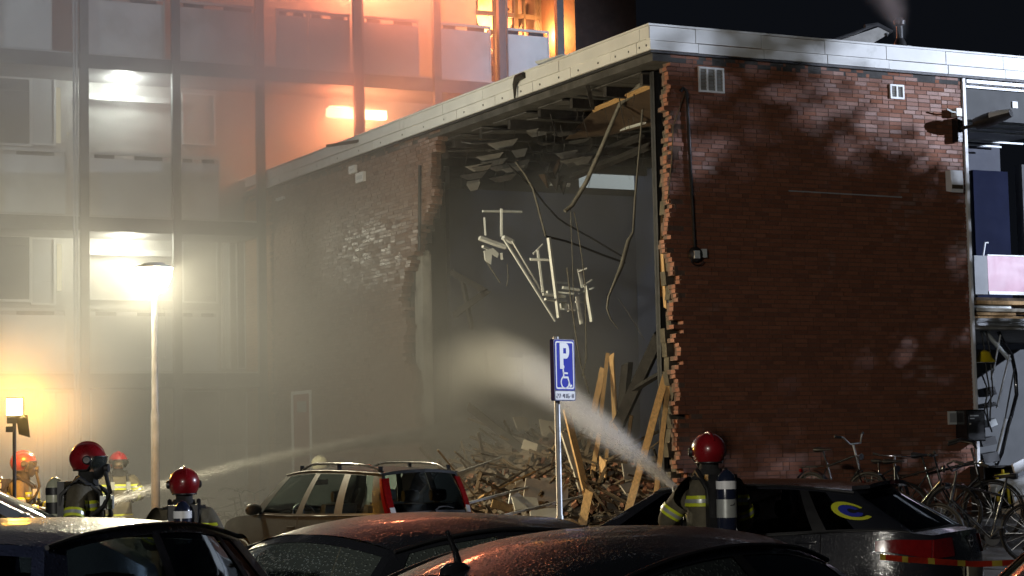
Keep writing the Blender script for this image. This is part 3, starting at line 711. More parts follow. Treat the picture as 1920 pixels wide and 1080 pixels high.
# burning room behind the upper gallery
mb = MB(); mb.box(uf - 0.05, u_end, 21.0, 21.2, 9.8, 16.5); mb.box(uf - 0.15, uf - 0.02, VW + 0.26, 21.0, 9.8, 16.5); mb.box(uf, u_end, VW + 0.1, 21.0, 12.95, 13.1); mb.build('burning_room_walls', M['plaster'], flat)
mb = MB(); mb.box(uf, u_end, VW + 0.11, 21.0, 9.55, 9.78); mb.build('burning_room_floor', M['charred'], flat)
for x, w in ((968, 0.11), (984, 0.05), (1008, 0.07), (1014, 0.05), (930, 0.09)):
    u = onV(x, 40, VW).x
    mb = MB(); mb.box(u - w / 2, u + w / 2, VW, VW + 0.1, 9.8, 13.0); mb.build('window_post', M['darksteel'], flat)
mb = MB(); za = onV(1000, 28, VW).z; mb.box(uf, u_end, VW + 0.0, VW + 0.08, za - 0.1, za); mb.build('window_transom', M['darksteel'], flat)
mb = MB()
for k in range(6): mb.beam((uf + RND.uniform(0, 2.4), VW + RND.uniform(0.4, 3), 9.8), (uf + RND.uniform(0, 2.4), VW + RND.uniform(0.4, 3), 12.2), 0.08, 0.1)
mb.build('fallen_ceiling_frame', M['charred'], flat)
# flames
def flame_mat():
    m = bpy.data.materials.new('flame'); m.use_nodes = True; nt = m.node_tree
    nt.nodes.remove(nt.nodes['Principled BSDF'])
    e = nt.nodes.new('ShaderNodeEmission')
    g = coords(nt, 'Generated'); sp = nt.nodes.new('ShaderNodeSeparateXYZ'); nt.links.new(g, sp.inputs[0])
    n = noise(nt, 3.0, 4, 0.6, coords(nt, 'Object'))
    f = math_(nt, 'ADD', sp.outputs[2], math_(nt, 'MULTIPLY', math_(nt, 'SUBTRACT', n, 0.5), 0.6))
    nt.links.new(ramp(nt, f, [(0.0, (1, 0.62, 0.18)), (0.5, (1, 0.33, 0.05)), (1.0, (0.8, 0.12, 0.01))]), e.inputs[0])
    nt.links.new(math_(nt, 'MULTIPLY', math_(nt, 'SUBTRACT', 1.25, f), 7.0), e.inputs[1])
    nt.links.new(e.outputs[0], nt.nodes['Material Output'].inputs[0]); return m
M['flame'] = flame_mat()
def flame(u, v, z, w, h, seed, label):
    rg = random.Random(seed); mb = MB()
    for t in range(5):
        cx = rg.uniform(-w, w) * 0.6; cy_ = rg.uniform(-0.2, 0.2); hh = h * rg.uniform(0.5, 1.0); lean = rg.uniform(-0.25, 0.25); ww = w * rg.uniform(0.25, 0.5)
        pts = [Vector((cx + lean * s * s * hh + 0.06 * math.sin(7 * s + t), cy_ + 0.05 * math.sin(5 * s + 2 * t), hh * s)) for s in [i / 10 for i in range(11)]]
        rs = [max(0.004, ww * (0.5 + 1.2 * s) * (1 - s) ** 0.8) for s in [i / 10 for i in range(11)]]
        mb.tube(pts, rs, 8)
    return tag(inF(mb.build('flame', M['flame'], smooth=80), u, v, z), label, 'flame', 'flames on the upper floor')
ur = onV(1060, 70, VF + 0.9).x
flame(ur, VF + 0.9, 10.5, 0.16, 1.0, 3, 'tall bright yellow flame against the dark end wall of the upper floor')
flame(onV(905, 10, VW + 1.5).x, VW + 1.6, 11.7, 0.5, 1.6, 5, 'orange flame under the ceiling at the left of the burnt out windows')
flame(onV(960, 60, VW + 2.5).x, VW + 2.5, 9.9, 0.5, 1.4, 8, 'low orange flame behind the middle balcony panel of the burnt out windows')
# lit ceiling lights of the galleries
def tube_light(x0, x1, y, mat, label, v=VW - 0.5, h=0.2, power=200, colr=(1, .93, .75)):
    a = onV(x0, y, v); b = onV(x1, y, v)
    t = inF(thing('ceiling_light', label, 'ceiling light', group='lit ceiling lights in the galleries'), (a.x + b.x) / 2, v, a.z)
    w = (b.x - a.x) / 2
    mb = MB(); mb.box(-w, w, -0.1, 0.1, -h / 2, h / 2); mb.build('diffuser', M[mat], t)
    mb = MB(); mb.box(-w - 0.02, w + 0.02, -0.12, 0.12, h / 2, h / 2 + 0.05); mb.build('housing', M['white'], t)
    lamp('ceiling_light_lamp', 'POINT', L((a.x + b.x) / 2, v - 0.25, a.z - 0.28), power, colr, 0.15)
tube_light(185, 261, 133, 'lit', 'bright ceiling light under the upper gallery above the street lamp', power=230, colr=(.95, 1, .92))
tube_light(188, 270, 431, 'lit', 'bright ceiling light under the lower gallery just above the street lamp', power=250, colr=(1, .97, .78))
tube_light(614, 722, 211, 'litwarm', 'long ceiling light glowing through orange smoke beside the roof edge', h=0.18, power=120, colr=(1, .55, .2))
# firelight
lamp('fire_light', 'POINT', L(ur - 0.35, VF + 1.0, 11.2), 1500, (1.0, 0.34, 0.08), 0.3)
lamp('fire_light', 'POINT', L(onV(940, 20, VW + 1.6).x, VW + 1.7, 11.6), 3400, (1.0, 0.31, 0.10), 0.4)
lamp('fire_light', 'POINT', L(onV(690, 10, VW - 0.6).x, VW - 0.6, 12.4), 3300, (1.0, 0.235, 0.10), 0.5)
lamp('fire_light', 'POINT', L(onV(640, 210, VW - 0.7).x, VW - 0.8, 9.0), 1300, (1.0, 0.25, 0.10), 0.3)
# ------------------------------------------------------------------ smoke: a volume grid whose density is a field of position
class GN:
    def __init__(s, name):
        s.t = bpy.data.node_groups.new(name, 'GeometryNodeTree')
        s.t.interface.new_socket('Geometry', in_out='INPUT', socket_type='NodeSocketGeometry')
        s.t.interface.new_socket('Geometry', in_out='OUTPUT', socket_type='NodeSocketGeometry')
        s.out = s.t.nodes.new('NodeGroupOutput')
        p = s.t.nodes.new('GeometryNodeInputPosition')
        sp = s.t.nodes.new('ShaderNodeSeparateXYZ'); s.t.links.new(p.outputs[0], sp.inputs[0])
        s.P = p.outputs[0]; s.x, s.y, s.z = sp.outputs
    def m(s, op, a, b=None, c=None, clamp=False):
        n = s.t.nodes.new('ShaderNodeMath'); n.operation = op; n.use_clamp = clamp
        for k, q in enumerate((a, b, c)):
            if q is None: continue
            if isinstance(q, (int, float)): n.inputs[k].default_value = q
            else: s.t.links.new(q, n.inputs[k])
        return n.outputs[0]
    def mul(s, *a):
        r = a[0]
        for q in a[1:]: r = s.m('MULTIPLY', r, q)
        return r
    def add(s, *a):
        r = a[0]
        for q in a[1:]: r = s.m('ADD', r, q)
        return r
    def sm(s, x, a, b, lo=0.0, hi=1.0):      # smoothstep
        n = s.t.nodes.new('ShaderNodeMapRange'); n.interpolation_type = 'SMOOTHSTEP'
        s.t.links.new(x, n.inputs[0])
        if a > b: a, b, lo, hi = b, a, hi, lo
        n.inputs[1].default_value = a; n.inputs[2].default_value = b; n.inputs[3].default_value = lo; n.inputs[4].default_value = hi
        return n.outputs[0]
    def noise(s, scale, detail=3, off=(0, 0, 0)):
        v = s.t.nodes.new('ShaderNodeVectorMath'); v.operation = 'ADD'; s.t.links.new(s.P, v.inputs[0]); v.inputs[1].default_value = off
        n = s.t.nodes.new('ShaderNodeTexNoise'); n.inputs['Scale'].default_value = scale; n.inputs['Detail'].default_value = detail
        s.t.links.new(v.outputs[0], n.inputs['Vector']); return n.outputs[0]
    def blob(s, c, r, p=1.0):                # soft ellipsoid, 1 in the middle
        v = s.t.nodes.new('ShaderNodeVectorMath'); v.operation = 'SUBTRACT'; s.t.links.new(s.P, v.inputs[0]); v.inputs[1].default_value = c
        w = s.t.nodes.new('ShaderNodeVectorMath'); w.operation = 'DIVIDE'; s.t.links.new(v.outputs[0], w.inputs[0]); w.inputs[1].default_value = r
        l = s.t.nodes.new('ShaderNodeVectorMath'); l.operation = 'LENGTH'; s.t.links.new(w.outputs[0], l.inputs[0])
        return s.sm(l.outputs['Value'], 1.0, 0.0)
    def volume(s, dens, lo, hi, res, mat):
        n = s.t.nodes.new('GeometryNodeVolumeCube')
        s.t.links.new(dens, n.inputs['Density']); n.inputs['Min'].default_value = lo; n.inputs['Max'].default_value = hi
        for k, a in zip(('Resolution X', 'Resolution Y', 'Resolution Z'), res): n.inputs[k].default_value = a
        sm = s.t.nodes.new('GeometryNodeSetMaterial'); sm.inputs['Material'].default_value = mat
        s.t.links.new(n.outputs[0], sm.inputs[0]); s.t.links.new(sm.outputs[0], s.out.inputs[0])
def vol_mat(name, col, aniso=0.0, dens=1.0):
    m = bpy.data.materials.new(name); m.use_nodes = True; nt = m.node_tree
    nt.nodes.remove(nt.nodes['Principled BSDF'])
    v = nt.nodes.new('ShaderNodeVolumePrincipled'); v.inputs['Color'].default_value = (*col, 1)
    v.inputs['Density'].default_value = dens; v.inputs['Anisotropy'].default_value = aniso
    nt.links.new(v.outputs[0], nt.nodes['Material Output'].inputs['Volume']); return m
def volume_object(name, gn):
    vd = bpy.data.volumes.new(name); o = bpy.data.objects.new(name, vd); COL.objects.link(o)
    md = o.modifiers.new('field', 'NODES'); md.node_group = gn.t
    o['kind'] = 'stuff'; return o
g = GN('smoke_field')
n1 = g.sm(g.noise(0.33, 4), 0.30, 0.72, 0.35, 1.6)
left = g.mul(g.sm(g.x, 0.0, -0.9), g.sm(g.y, 1.5, 9.0), g.sm(g.z, 16.5, 12.0), g.sm(g.y, VW + 0.05, VW - 0.1))
low = g.sm(g.z, 9.0, 2.0, 1.05, 1.1)
a_ = g.mul(left, low, 0.108)
over = g.mul(g.sm(g.x, -2.4, 0.2), g.sm(g.x, 5.2, 2.6), g.sm(g.z, 6.2, 8.2), g.sm(g.z, 16.0, 12.5), g.sm(g.y, 10.5, 14.5), g.sm(g.y, VW + 0.05, VW - 0.1), 0.38)
hole = g.mul(g.blob((0.2, 5.6, 1.8), (2.8, 4.8, 3.4)), 0.42)
side = g.mul(g.blob((-1.8, 10.0, 3.6), (4.2, 8.5, 5.0)), 0.062)
hall = g.mul(g.sm(g.x, 0.1, 0.5), g.sm(g.x, 5.3, 3.0), g.sm(g.y, 1.0, 6.5), g.sm(g.y, 9.7, 9.3), g.sm(g.z, 7.0, 6.2), 0.10)
d_ = g.mul(n1, g.add(a_, over, hole, hall, g.mul(side, g.sm(g.x, 0.3, -0.1))))
g.volume(d_, (-9.5, -1.0, 0.0), (6.5, 17.2, 15.5), (96, 110, 90), vol_mat('smoke', (0.88, 0.88, 0.88), 0.2))
smoke = inF(volume_object('smoke', g))

g = GN('work_light_smoke_field')
wl = WORK_HEAD
g.volume(g.mul(g.blob((wl.x - 0.1, wl.y + 0.9, wl.z + 0.1), (1.6, 2.0, 1.5)), g.sm(g.noise(0.9, 3), 0.3, 0.7, 0.5, 1.4), 0.15), (wl.x - 2.3, wl.y - 1.4, wl.z - 1.9), (wl.x + 2.1, wl.y + 3.2, wl.z + 2.1), (40, 50, 40), bpy.data.materials['smoke'])
volume_object('smoke', g)
# ------------------------------------------------------------------ cars
M['carglass'] = glass('car_glass', (0.74, 0.82, 0.78), 0.02)
M['carglass_wet'] = glass('wet_car_glass', (0.66, 0.80, 0.75), 0.03, 0.35, 0.08)
M['privacy'] = glass('tinted_rear_glass', (0.10, 0.12, 0.13), 0.03, 0.0, 0.0, 1.22)
M['taillight'] = pm('tail_light', (0.15, 0.004, 0.004), 0.15, 0, 0.15, 20, coat=1.0)
M['taillight_clear'] = pm('clear_lens', (0.6, 0.6, 0.6), 0.12, 0.2, 0.15, 20, coat=1.0)
M['trim'] = pm('black_trim', (0.012, 0.012, 0.013), 0.5, 0, 0.2, 10)
M['chrome'] = pm('chrome', (0.6, 0.6, 0.62), 0.15, 1.0, 0.1, 5)
M['rim'] = pm('wheel_rim', (0.35, 0.36, 0.37), 0.35, 0.8, 0.2, 6)
M['seat'] = pm('seat_fabric', (0.03, 0.03, 0.033), 0.9, 0, 0.25, 8)
M['plate'] = pm('number_plate', (0.45, 0.42, 0.30), 0.5, 0, 0.1, 5)
M['numberplate_y'] = pm('yellow_plate', (0.65, 0.42, 0.03), 0.45, 0, 0.05, 5)
def lerp(a, b, t): return a + (b - a) * t
def sstep(a, b, x):
    t = max(0.0, min(1.0, (x - a) / (b - a))); return t * t * (3 - 2 * t)
class Car:
    """x forward, y to the car's left, z up.  Side view: nose .. cowl (F bottom), F top .. R top (roof rail), R bottom .. tail."""
    def __init__(s, **k):
        s.L0 = k['tail']; s.L1 = k['nose']; s.W = k['W'] / 2
        s.F0, s.F1, s.R1, s.R0 = k['F0'], k['F1'], k['R1'], k['R0']        # x of front-bottom, front-top, rear-top, rear-bottom
        s.zb = k['belt']      # list (x,z)
        s.zr = k['rail']      # list (x,z)
        s.wr = k.get('wr', 0.58); s.crown = k.get('crown', 0.06)
        s.bowF = k.get('bowF', 0.16); s.bowR = k.get('bowR', 0.10)
        s.p = k['pillars']    # [(p0,p1)] ranges of glass
        s.axF, s.axR, s.rw = k['axF'], k['axR'], k.get('rw', 0.32)
        s.sill = k.get('sill', 0.24)
    def sm(s, pts, x):
        pts = sorted(pts)
        if x <= pts[0][0]: return pts[0][1]
        if x >= pts[-1][0]: return pts[-1][1]
        n = len(pts)
        for i in range(n - 1):
            if x <= pts[i + 1][0]:
                x0, y0 = pts[i]; x1, y1 = pts[i + 1]; h = x1 - x0; t = (x - x0) / h
                m0 = (y1 - pts[i - 1][1]) / (x1 - pts[i - 1][0]) if i > 0 else (y1 - y0) / h
                m1 = (pts[i + 2][1] - y0) / (pts[i + 2][0] - x0) if i + 2 < n else (y1 - y0) / h
                return ((2 * t ** 3 - 3 * t * t + 1) * y0 + (t ** 3 - 2 * t * t + t) * h * m0 + (-2 * t ** 3 + 3 * t * t) * y1 + (t ** 3 - t * t) * h * m1)
    def wb(s, x):          # half width at the belt
        mid = (s.L0 + s.L1) / 2; h = (s.L1 - s.L0) / 2; q = abs((x - mid) / h)
        return s.W * (0.97 - 0.10 * q ** 2.5 - 0.16 * max(0, q - 0.8) / 0.2 * max(0, (q - 0.8) / 0.2))
    def side(s, p, t, off=0.0):      # greenhouse side, t 0 belt .. 1 roof rail
        xb = lerp(s.F0, s.R0, p); xt = lerp(s.F1, s.R1, p)
        x = lerp(xb, xt, t); z = lerp(s.sm(s.zb, xb), s.sm(s.zr, xt), t)
        wr = s.wr * (1 - 0.06 * (2 * p - 1) ** 2)
        y = lerp(s.wb(xb) - 0.03, wr, t) + 0.035 * 4 * t * (1 - t) * 0.7
        return Vector((x, y + off, z))
    def front(s, q, t, off=0.0):     # windscreen
        e = s.side(0, t)
        return Vector((e.x + s.bowF * (1 - q * q) * (1 - 0.35 * t) + off, e.y * q, e.z + s.crown * (1 - q * q) * t + 0.03 * (1 - q * q) * (1 - t) + off * 0.6))
    def rear(s, q, t, off=0.0):
        e = s.side(1, t)
        return Vector((e.x - s.bowR * (1 - q * q) * (1 - 0.3 * t) - off, e.y * q, e.z + s.crown * (1 - q * q) * t + 0.02 * (1 - q * q) * (1 - t) + off * 0.3))
    def roof(s, p, q, off=0.0):
        e = s.side(p, 1)
        dx = s.bowF * 0.65 * (1 - p) ** 2 - s.bowR * 0.7 * p * p
        qq = abs(q) ** 2.6
        return Vector((e.x + dx * (1 - q * q), e.y * q, e.z + s.crown * (1 - qq) * (1 if abs(q) < 1 else 0) * lerp(1, 1, p) + off))
    def deck(s, x, q, end):          # bonnet (end=1) or boot (end=0)
        w = s.wb(x) - 0.03
        if end: k = (x - s.F0) / (s.L1 - s.F0); bow = lerp(s.bowF, 0.12, k); c = 0.03
        else: k = (s.R0 - x) / max(0.01, s.R0 - s.L0); bow = -lerp(s.bowR, 0.10, k); c = 0.02
        return Vector((x + bow * (1 - q * q), w * q, s.sm(s.zb, x) + c * (1 - q * q) * (1 - 0.5 * k)))
    def zbot(s, x):
        z = s.sill
        for ax in (s.axF, s.axR):
            if abs(x - ax) < s.rw + 0.06: z = max(z, s.rw + math.sqrt((s.rw + 0.06) ** 2 - (x - ax) ** 2))
        return z
    def flank(s, x, r, off=0.0):     # body side, r 0 belt .. 1 bottom
        zt = s.sm(s.zb, x); zb_ = min(s.zbot(x), zt - 0.05)
        z = lerp(zt, zb_, r)
        f = (zt - z) / max(0.3, zt - s.sill)
        y = s.wb(x) - 0.03 + 0.055 * math.sin(min(1, f * 1.6) * pi / 2) - 0.05 * max(0, f - 0.55) / 0.45 + off
        return Vector((x, y, z))
    def tailpt(s, q, r, off=0.0):
        e = s.flank(s.L0, r)
        return Vector((e.x - 0.10 * (1 - q * q) - 0.05 * math.sin(pi * min(1, r * 1.2)) * (1 - q ** 4) - off, e.y * q, e.z + 0.02 * (1 - q * q) * (1 - r)))
    def nosept(s, q, r, off=0.0):
        e = s.flank(s.L1, r)
        return Vector((e.x + 0.12 * (1 - q * q) + 0.05 * math.sin(pi * min(1, r * 1.2)) * (1 - q ** 4) + off, e.y * q, e.z + 0.03 * (1 - q * q) * (1 - r) * 0.5))
def sgn(v, k): return Vector((v.x, v.y * k, v.z))
def slab_patch(mb, fn, nu, nv, th, m=0):
    # a thin solid following a surface: fn(a, b, off)
    mb.grid(lambda a, b: fn(a, b, th), nu, nv, m)
    mb.grid(lambda a, b: fn(a, b, -0.004), nu, nv, m)
    for (f, n) in ((lambda a, b: fn(a, 0, lerp(-0.004, th, b)), nu), (lambda a, b: fn(a, 1, lerp(-0.004, th, b)), nu), (lambda a, b: fn(0, a, lerp(-0.004, th, b)), nv), (lambda a, b: fn(1, a, lerp(-0.004, th, b)), nv)):
        mb.grid(f, n, 1, m)
def build_car(name, label, c, paint, loc, heading, extras=(), tl=(0.16, 0.40), glassm='carglass', rearglass=None, category='car', tail='wrap', seats=True, detail=True, sidefrosted=None):
    """heading: world angle the nose points to"""
    t = thing('parked_car', label, category, loc, heading, group='cars parked in front of the building')
    b = MB(); PM_ = 0; TR = 1
    # bands of the greenhouse side: which p ranges are glass
    t0, t1 = 0.07, 0.93
    cuts = [0.0]
    for a, z in c.p: cuts += [a, z]
    cuts.append(1.0)
    for k in (1, -1):
        for i in range(len(cuts) - 1):
            a, z = cuts[i], cuts[i + 1]; gl = i % 2 == 1
            n = max(2, int((z - a) * 26))
            for (u0, u1, nn) in ((0, t0, 1), (t0, t1, 6), (t1, 1, 1)):
                if gl and u0 == t0: continue
                pillar_dark = (not gl and u0 == t0 and 0 < i < len(cuts) - 2)
                b.grid(lambda p, q: sgn(c.side(lerp(a, z, p), lerp(u0, u1, q)), k), n, nn, TR if (pillar_dark or u0 == 0) else PM_)
        # flank
        n = 70
        b.grid(lambda p, q: sgn(c.flank(lerp(c.L0, c.L1, p), q), k), n, 8, PM_)
        b.grid(lambda p, q: sgn(c.flank(lerp(c.L0, c.L1, p), 0) * (1 - q) + q * Vector((lerp(c.L0, c.L1, p), c.wb(lerp(c.L0, c.L1, p)) - 0.034, c.sm(c.zb, lerp(c.L0, c.L1, p)) + 0.001)), k), n, 1, PM_)
        # inner wheel wells: dark inner wall
        b.grid(lambda p, q: Vector((lerp(c.L0 + 0.1, c.L1 - 0.1, p), k * (c.W - 0.32), lerp(0.25, 0.62, q))), 6, 1, TR)
    for fn in (c.front, c.rear):
        for (q0, q1, s0, s1, nq, ns, mm) in ((-1, -0.93, 0, 1, 1, 8, PM_), (0.93, 1, 0, 1, 1, 8, PM_), (-0.93, 0.93, 0, 0.05, 16, 1, TR), (-0.93, 0.93, 0.93, 1, 16, 1, PM_)):
            b.grid(lambda p, q: fn(lerp(q0, q1, p), lerp(s0, s1, q)), nq, ns, mm)
    b.grid(lambda p, q: c.roof(p, lerp(-1, 1, q)), 26, 28, PM_)
    b.grid(lambda p, q: c.deck(lerp(c.F0, c.L1, p), lerp(-1, 1, q), 1), 16, 18, PM_)
    b.grid(lambda p, q: c.deck(lerp(c.R0, c.L0, p), lerp(-1, 1, q), 0), 8, 18, PM_)
    b.grid(lambda p, q: c.nosept(lerp(-1, 1, p), q), 18, 8, PM_)
    b.grid(lambda p, q: c.tailpt(lerp(-1, 1, p), q), 18, 8, PM_)
    b.grid(lambda p, q: Vector((lerp(c.L0 + 0.05, c.L1 - 0.05, p), lerp(-c.W + 0.14, c.W - 0.14, q), c.sill + 0.02)), 1, 1, TR)
    body = b.build('body', [paint, M['trim']], t, 38, True)
    # roof ditch mouldings and waist strips
    for k in (1, -1):
        mb = MB(); mb.tube([sgn(c.side(p, 0.985, 0.012), k) + Vector((0, 0, 0.006)) for p in [i / 20 for i in range(21)]], 0.010, 6); mb.build('window_moulding', M['trim'], t, 60)
        mb = MB(); mb.tube([sgn(c.side(p, 0.02, 0.008), k) for p in [i / 20 for i in range(21)]], 0.009, 6); mb.build('waist_moulding', M['chrome'] if detail == 2 else M['trim'], t, 60)
    # glass
    mb = MB(); mb.grid(lambda p, q: c.front(lerp(-0.93, 0.93, p), lerp(0.05, 0.93, q), -0.004), 18, 8); mb.build('windscreen', M[glassm], t, 60)
    mb = MB(); mb.grid(lambda p, q: c.rear(lerp(-0.93, 0.93, p), lerp(0.05, 0.93, q), -0.004), 18, 8); mb.build('rear_window', M[rearglass or glassm], t, 60)
    for k in (1, -1):
        for i, (a, z) in enumerate(c.p):
            mb = MB(); mb.grid(lambda p, q: sgn(c.side(lerp(a, z, p), lerp(t0, t1, q), -0.006), k), 8, 6)
            mb.build('side_window', M[sidefrosted if (sidefrosted and i > 0) else (rearglass if (rearglass and i > 0) else glassm)], t, 60)
    # door seams and handles
    for k in (1, -1):
        seams = [(c.p[i][1] + c.p[i + 1][0]) / 2 for i in range(len(c.p) - 1)] if len(c.p) > 1 else [c.p[0][1] + 0.02]
        for i, p in enumerate(seams[:2]):
            xb = lerp(c.F0, c.R0, p)
            mb = MB(); mb.tube([sgn(c.flank(xb, r, 0.001), k) for r in [j / 8 for j in range(8)]], 0.005, 4); mb.build('door_seam', M['trim'], t)
            xh = xb + 0.13; h = c.flank(xh, 0.18, 0.02)
            mb = MB(); mb.tube([sgn(h + Vector((dx, -abs(dx) * 0.2, 0)), k) for dx in (-0.09, -0.04, 0.04, 0.09)], 0.013, 6); mb.build('door_handle', paint, t, 60)
        # mirrors
        m0 = c.side(0.04, 0.1)
        mb = MB(); mb.lathe([(0.0, -0.12), (0.05, -0.10), (0.075, -0.02), (0.08, 0.05), (0.06, 0.10), (0, 0.12)], 12, (m0.x - 0.06, k * (m0.y + 0.13), m0.z + 0.03), 0, 'y', 0.8, 1.0)
        mb.beam((m0.x - 0.03, k * (m0.y - 0.02), m0.z - 0.03), (m0.x - 0.05, k * (m0.y + 0.1), m0.z), 0.05, 0.03)
        mb.build('wing_mirror', paint, t, 50)
    # wheels
    prof = [(0.0, 0.0)]
    for ax in (c.axF, c.axR):
        for k in (1, -1):
            r = c.rw
            mb = MB(); mb.lathe([(r * 0.66, -0.09), (r * 0.95, -0.10), (r, -0.07), (r, 0.07), (r * 0.95, 0.10), (r * 0.66, 0.09)], 28, (ax, k * (c.W - 0.13), r), 0, 'y'); w = mb.build('wheel', M['rubber'], t, 40)
            mb = MB(); mb.lathe([(0, 0.0), (r * 0.2, 0.03 * k), (r * 0.2, 0.06 * k), (r * 0.24, 0.065 * k), (0.0, 0.07 * k)], 16, (ax, k * (c.W - 0.12), r), 0, 'y')
            mb.lathe([(r * 0.56, 0.05 * k), (r * 0.67, 0.09 * k), (r * 0.67, 0.0), (r * 0.56, 0.03 * k)], 28, (ax, k * (c.W - 0.13), r), 0, 'y')
            for j in range(5):
                a = 2 * pi * j / 5
                mb.beam((ax + r * 0.15 * math.cos(a), k * (c.W - 0.085), r + r * 0.15 * math.sin(a)), (ax + r * 0.6 * math.cos(a), k * (c.W - 0.07), r + r * 0.6 * math.sin(a)), 0.05, 0.03)
            mb.build('rim', M['rim'], w, 40)
    # lamps
    for k in (1, -1):
        mb = MB(); slab_patch(mb, lambda a, q, o_: sgn(c.nosept(lerp(0.62, 0.99, a), lerp(0.10, 0.36, q), o_), k), 5, 3, 0.012); mb.build('headlight', M['taillight_clear'], t, 40)
        if tail == 'wrap':
            mb = MB(); slab_patch(mb, lambda a, q, o_: sgn(c.tailpt(lerp(0.60, 0.995, a), lerp(tl[0], tl[1], q), o_), k), 6, 4, 0.014)
            slab_patch(mb, lambda a, q, o_: sgn(c.flank(lerp(c.L0 - 0.0, c.L0 + 0.42, a), lerp(tl[0] + 0.05 * a, tl[1] - 0.05 * a, q), o_), k), 6, 4, 0.014)
            mb.build('tail_light', M['taillight'], t, 40)
        else:
            mb = MB(); slab_patch(mb, lambda a, q, o_: sgn(c.rear(lerp(0.86 + 0.02 * (1 - q), 1.0, a), lerp(-0.12, 0.86, q), o_), k), 4, 8, 0.016)
            slab_patch(mb, lambda a, q, o_: sgn(c.side(lerp(0.985, 1.0, a), lerp(0.0, 0.88, q), o_), k), 2, 8, 0.014)
            mb.build('tail_light', M['taillight'], t, 40)
            mb = MB(); slab_patch(mb, lambda a, q, o_: sgn(c.rear(lerp(0.875, 0.98, a), lerp(0.0, 0.17, q), o_), k), 4, 3, 0.020); mb.build('reversing_light', M['taillight_clear'], t, 40)
    # plates, grille, wiper
    mb = MB(); slab_patch(mb, lambda a, q, o_: c.tailpt(lerp(-0.3, 0.3, a), lerp(0.36, 0.52, q) if tail == 'wrap' else lerp(0.3, 0.44, q), o_ + 0.012), 6, 2, 0.012); mb.build('number_plate', M['plate'], t)
    mb = MB(); slab_patch(mb, lambda a, q, o_: c.nosept(lerp(-0.3, 0.3, a), lerp(0.6, 0.75, q), o_ + 0.012), 6, 2, 0.012); mb.build('number_plate', M['numberplate_y'], t)
    mb = MB(); slab_patch(mb, lambda a, q, o_: c.nosept(lerp(-0.55, 0.55, a), lerp(0.18, 0.42, q), o_), 8, 3, 0.010); mb.build('grille', M['trim'], t)
    for q0 in (-0.1, 0.55):
        mb = MB(); mb.tube([c.front(lerp(q0, q0 - 0.6, a), lerp(0.03, 0.09, a), 0.02) for a in (0, 0.25, 0.5, 0.75, 1)], 0.009, 5); mb.build('wiper', M['trim'], t)
    # cabin
    if seats:
        zb = c.sm(c.zb, 0)
        for (x, ys) in ((lerp(c.F1, c.R1, 0.30), (0.37, -0.37)), (lerp(c.F1, c.R1, 0.78), (0.42, 0.0, -0.42))):
            for y in ys:
                mb = MB()
                mb.prism([(x + 0.45, 0.45), (x + 0.47, 0.56), (x - 0.02, 0.52), (x - 0.22, zb + 0.16), (x - 0.32, zb + 0.15), (x - 0.14, 0.42)], 'y', y - 0.24, y + 0.24)
                mb.build('seat', M['seat'], t)
                mb = MB(); mb.lathe([(0, -0.12), (0.06, -0.11), (0.07, 0), (0.06, 0.11), (0, 0.12)], 10, (x - 0.27, y, zb + 0.25), 0, 'y', 0.7, 1.2); mb.build('head_restraint', M['seat'], t, 60)
        xd = c.F0 - 0.45
        mb = MB(); mb.prism([(c.F0 + 0.1, zb - 0.04), (xd, zb - 0.02), (xd - 0.05, zb - 0.12), (xd + 0.1, 0.6), (c.F0 + 0.1, 0.6)], 'y', -0.7, 0.7); mb.build('dashboard', M['trim'], t)
        ring = [Vector((xd - 0.16 + 0.07 * math.sin(a), 0.37 + 0.18 * math.cos(a), zb - 0.02 + 0.17 * math.sin(a))) for a in [2 * pi * j / 24 for j in range(25)]]
        mb = MB(); mb.tube(ring, 0.015, 6); mb.beam(ring[0], ring[12], 0.02, 0.05); mb.beam(ring[6], ring[18], 0.02, 0.04); mb.build('steering_wheel', M['trim'], t, 60)
        mb = MB(); e = c.front(0, 0.84, -0.10); mb.obox(e, (0.012, 0, 0), (0, 0.11, 0), (0, 0, 0.035)); mb.build('rear_view_mirror', M['trim'], t)
    for f in extras: f(t, c)
    return t
def locate(c, local, px, py, d, heading):
    """where the car's origin must stand so that the local point appears at (px, py) at distance d"""
    w = P(px, py, d); ca, sa = math.cos(heading), math.sin(heading)
    return Vector((w.x - (local.x * ca - local.y * sa), w.y - (local.x * sa + local.y * ca), 0)), w.z
def antenna(p, q=0.0, h=0.0):
    def f(t, c):
        e = c.roof(p, q)
        mb = MB(); mb.lathe([(0.055, -0.01), (0.05, 0.012), (0.03, 0.028), (0.0, 0.032)], 16, e, 0, 'z', 1.5, 0.75)
        mb.tube([e + Vector((0.02, 0, 0.015)), e + Vector((-0.0, 0, 0.07)), e + Vector((-0.01 - h * 0.6, 0, 0.08 + h))], [0.014, 0.012, 0.008], 8)
        mb.build('roof_antenna', M['blackgloss'], t, 50)
    return f
def roof_rails(t, c):
    for k in (1, -1):
        mb = MB(); pts = []
        for i in range(15):
            p = lerp(0.12, 0.97, i / 14); e = c.roof(p, 0.90)
            hgt = 0.075 * min(1, 6 * min(i / 14, 1 - i / 14))
            pts.append(sgn(e + Vector((0, 0.0, hgt + 0.0)), k))
        mb.tube(pts, 0.018, 8)
        for p in (0.14, 0.55, 0.95):
            e = sgn(c.roof(p, 0.90), k); mb.beam(e - Vector((0, 0, 0.01)), e + Vector((0, 0, 0.07)), 0.05, 0.025)
        mb.build('roof_rail', M['blackgloss'], t, 50)
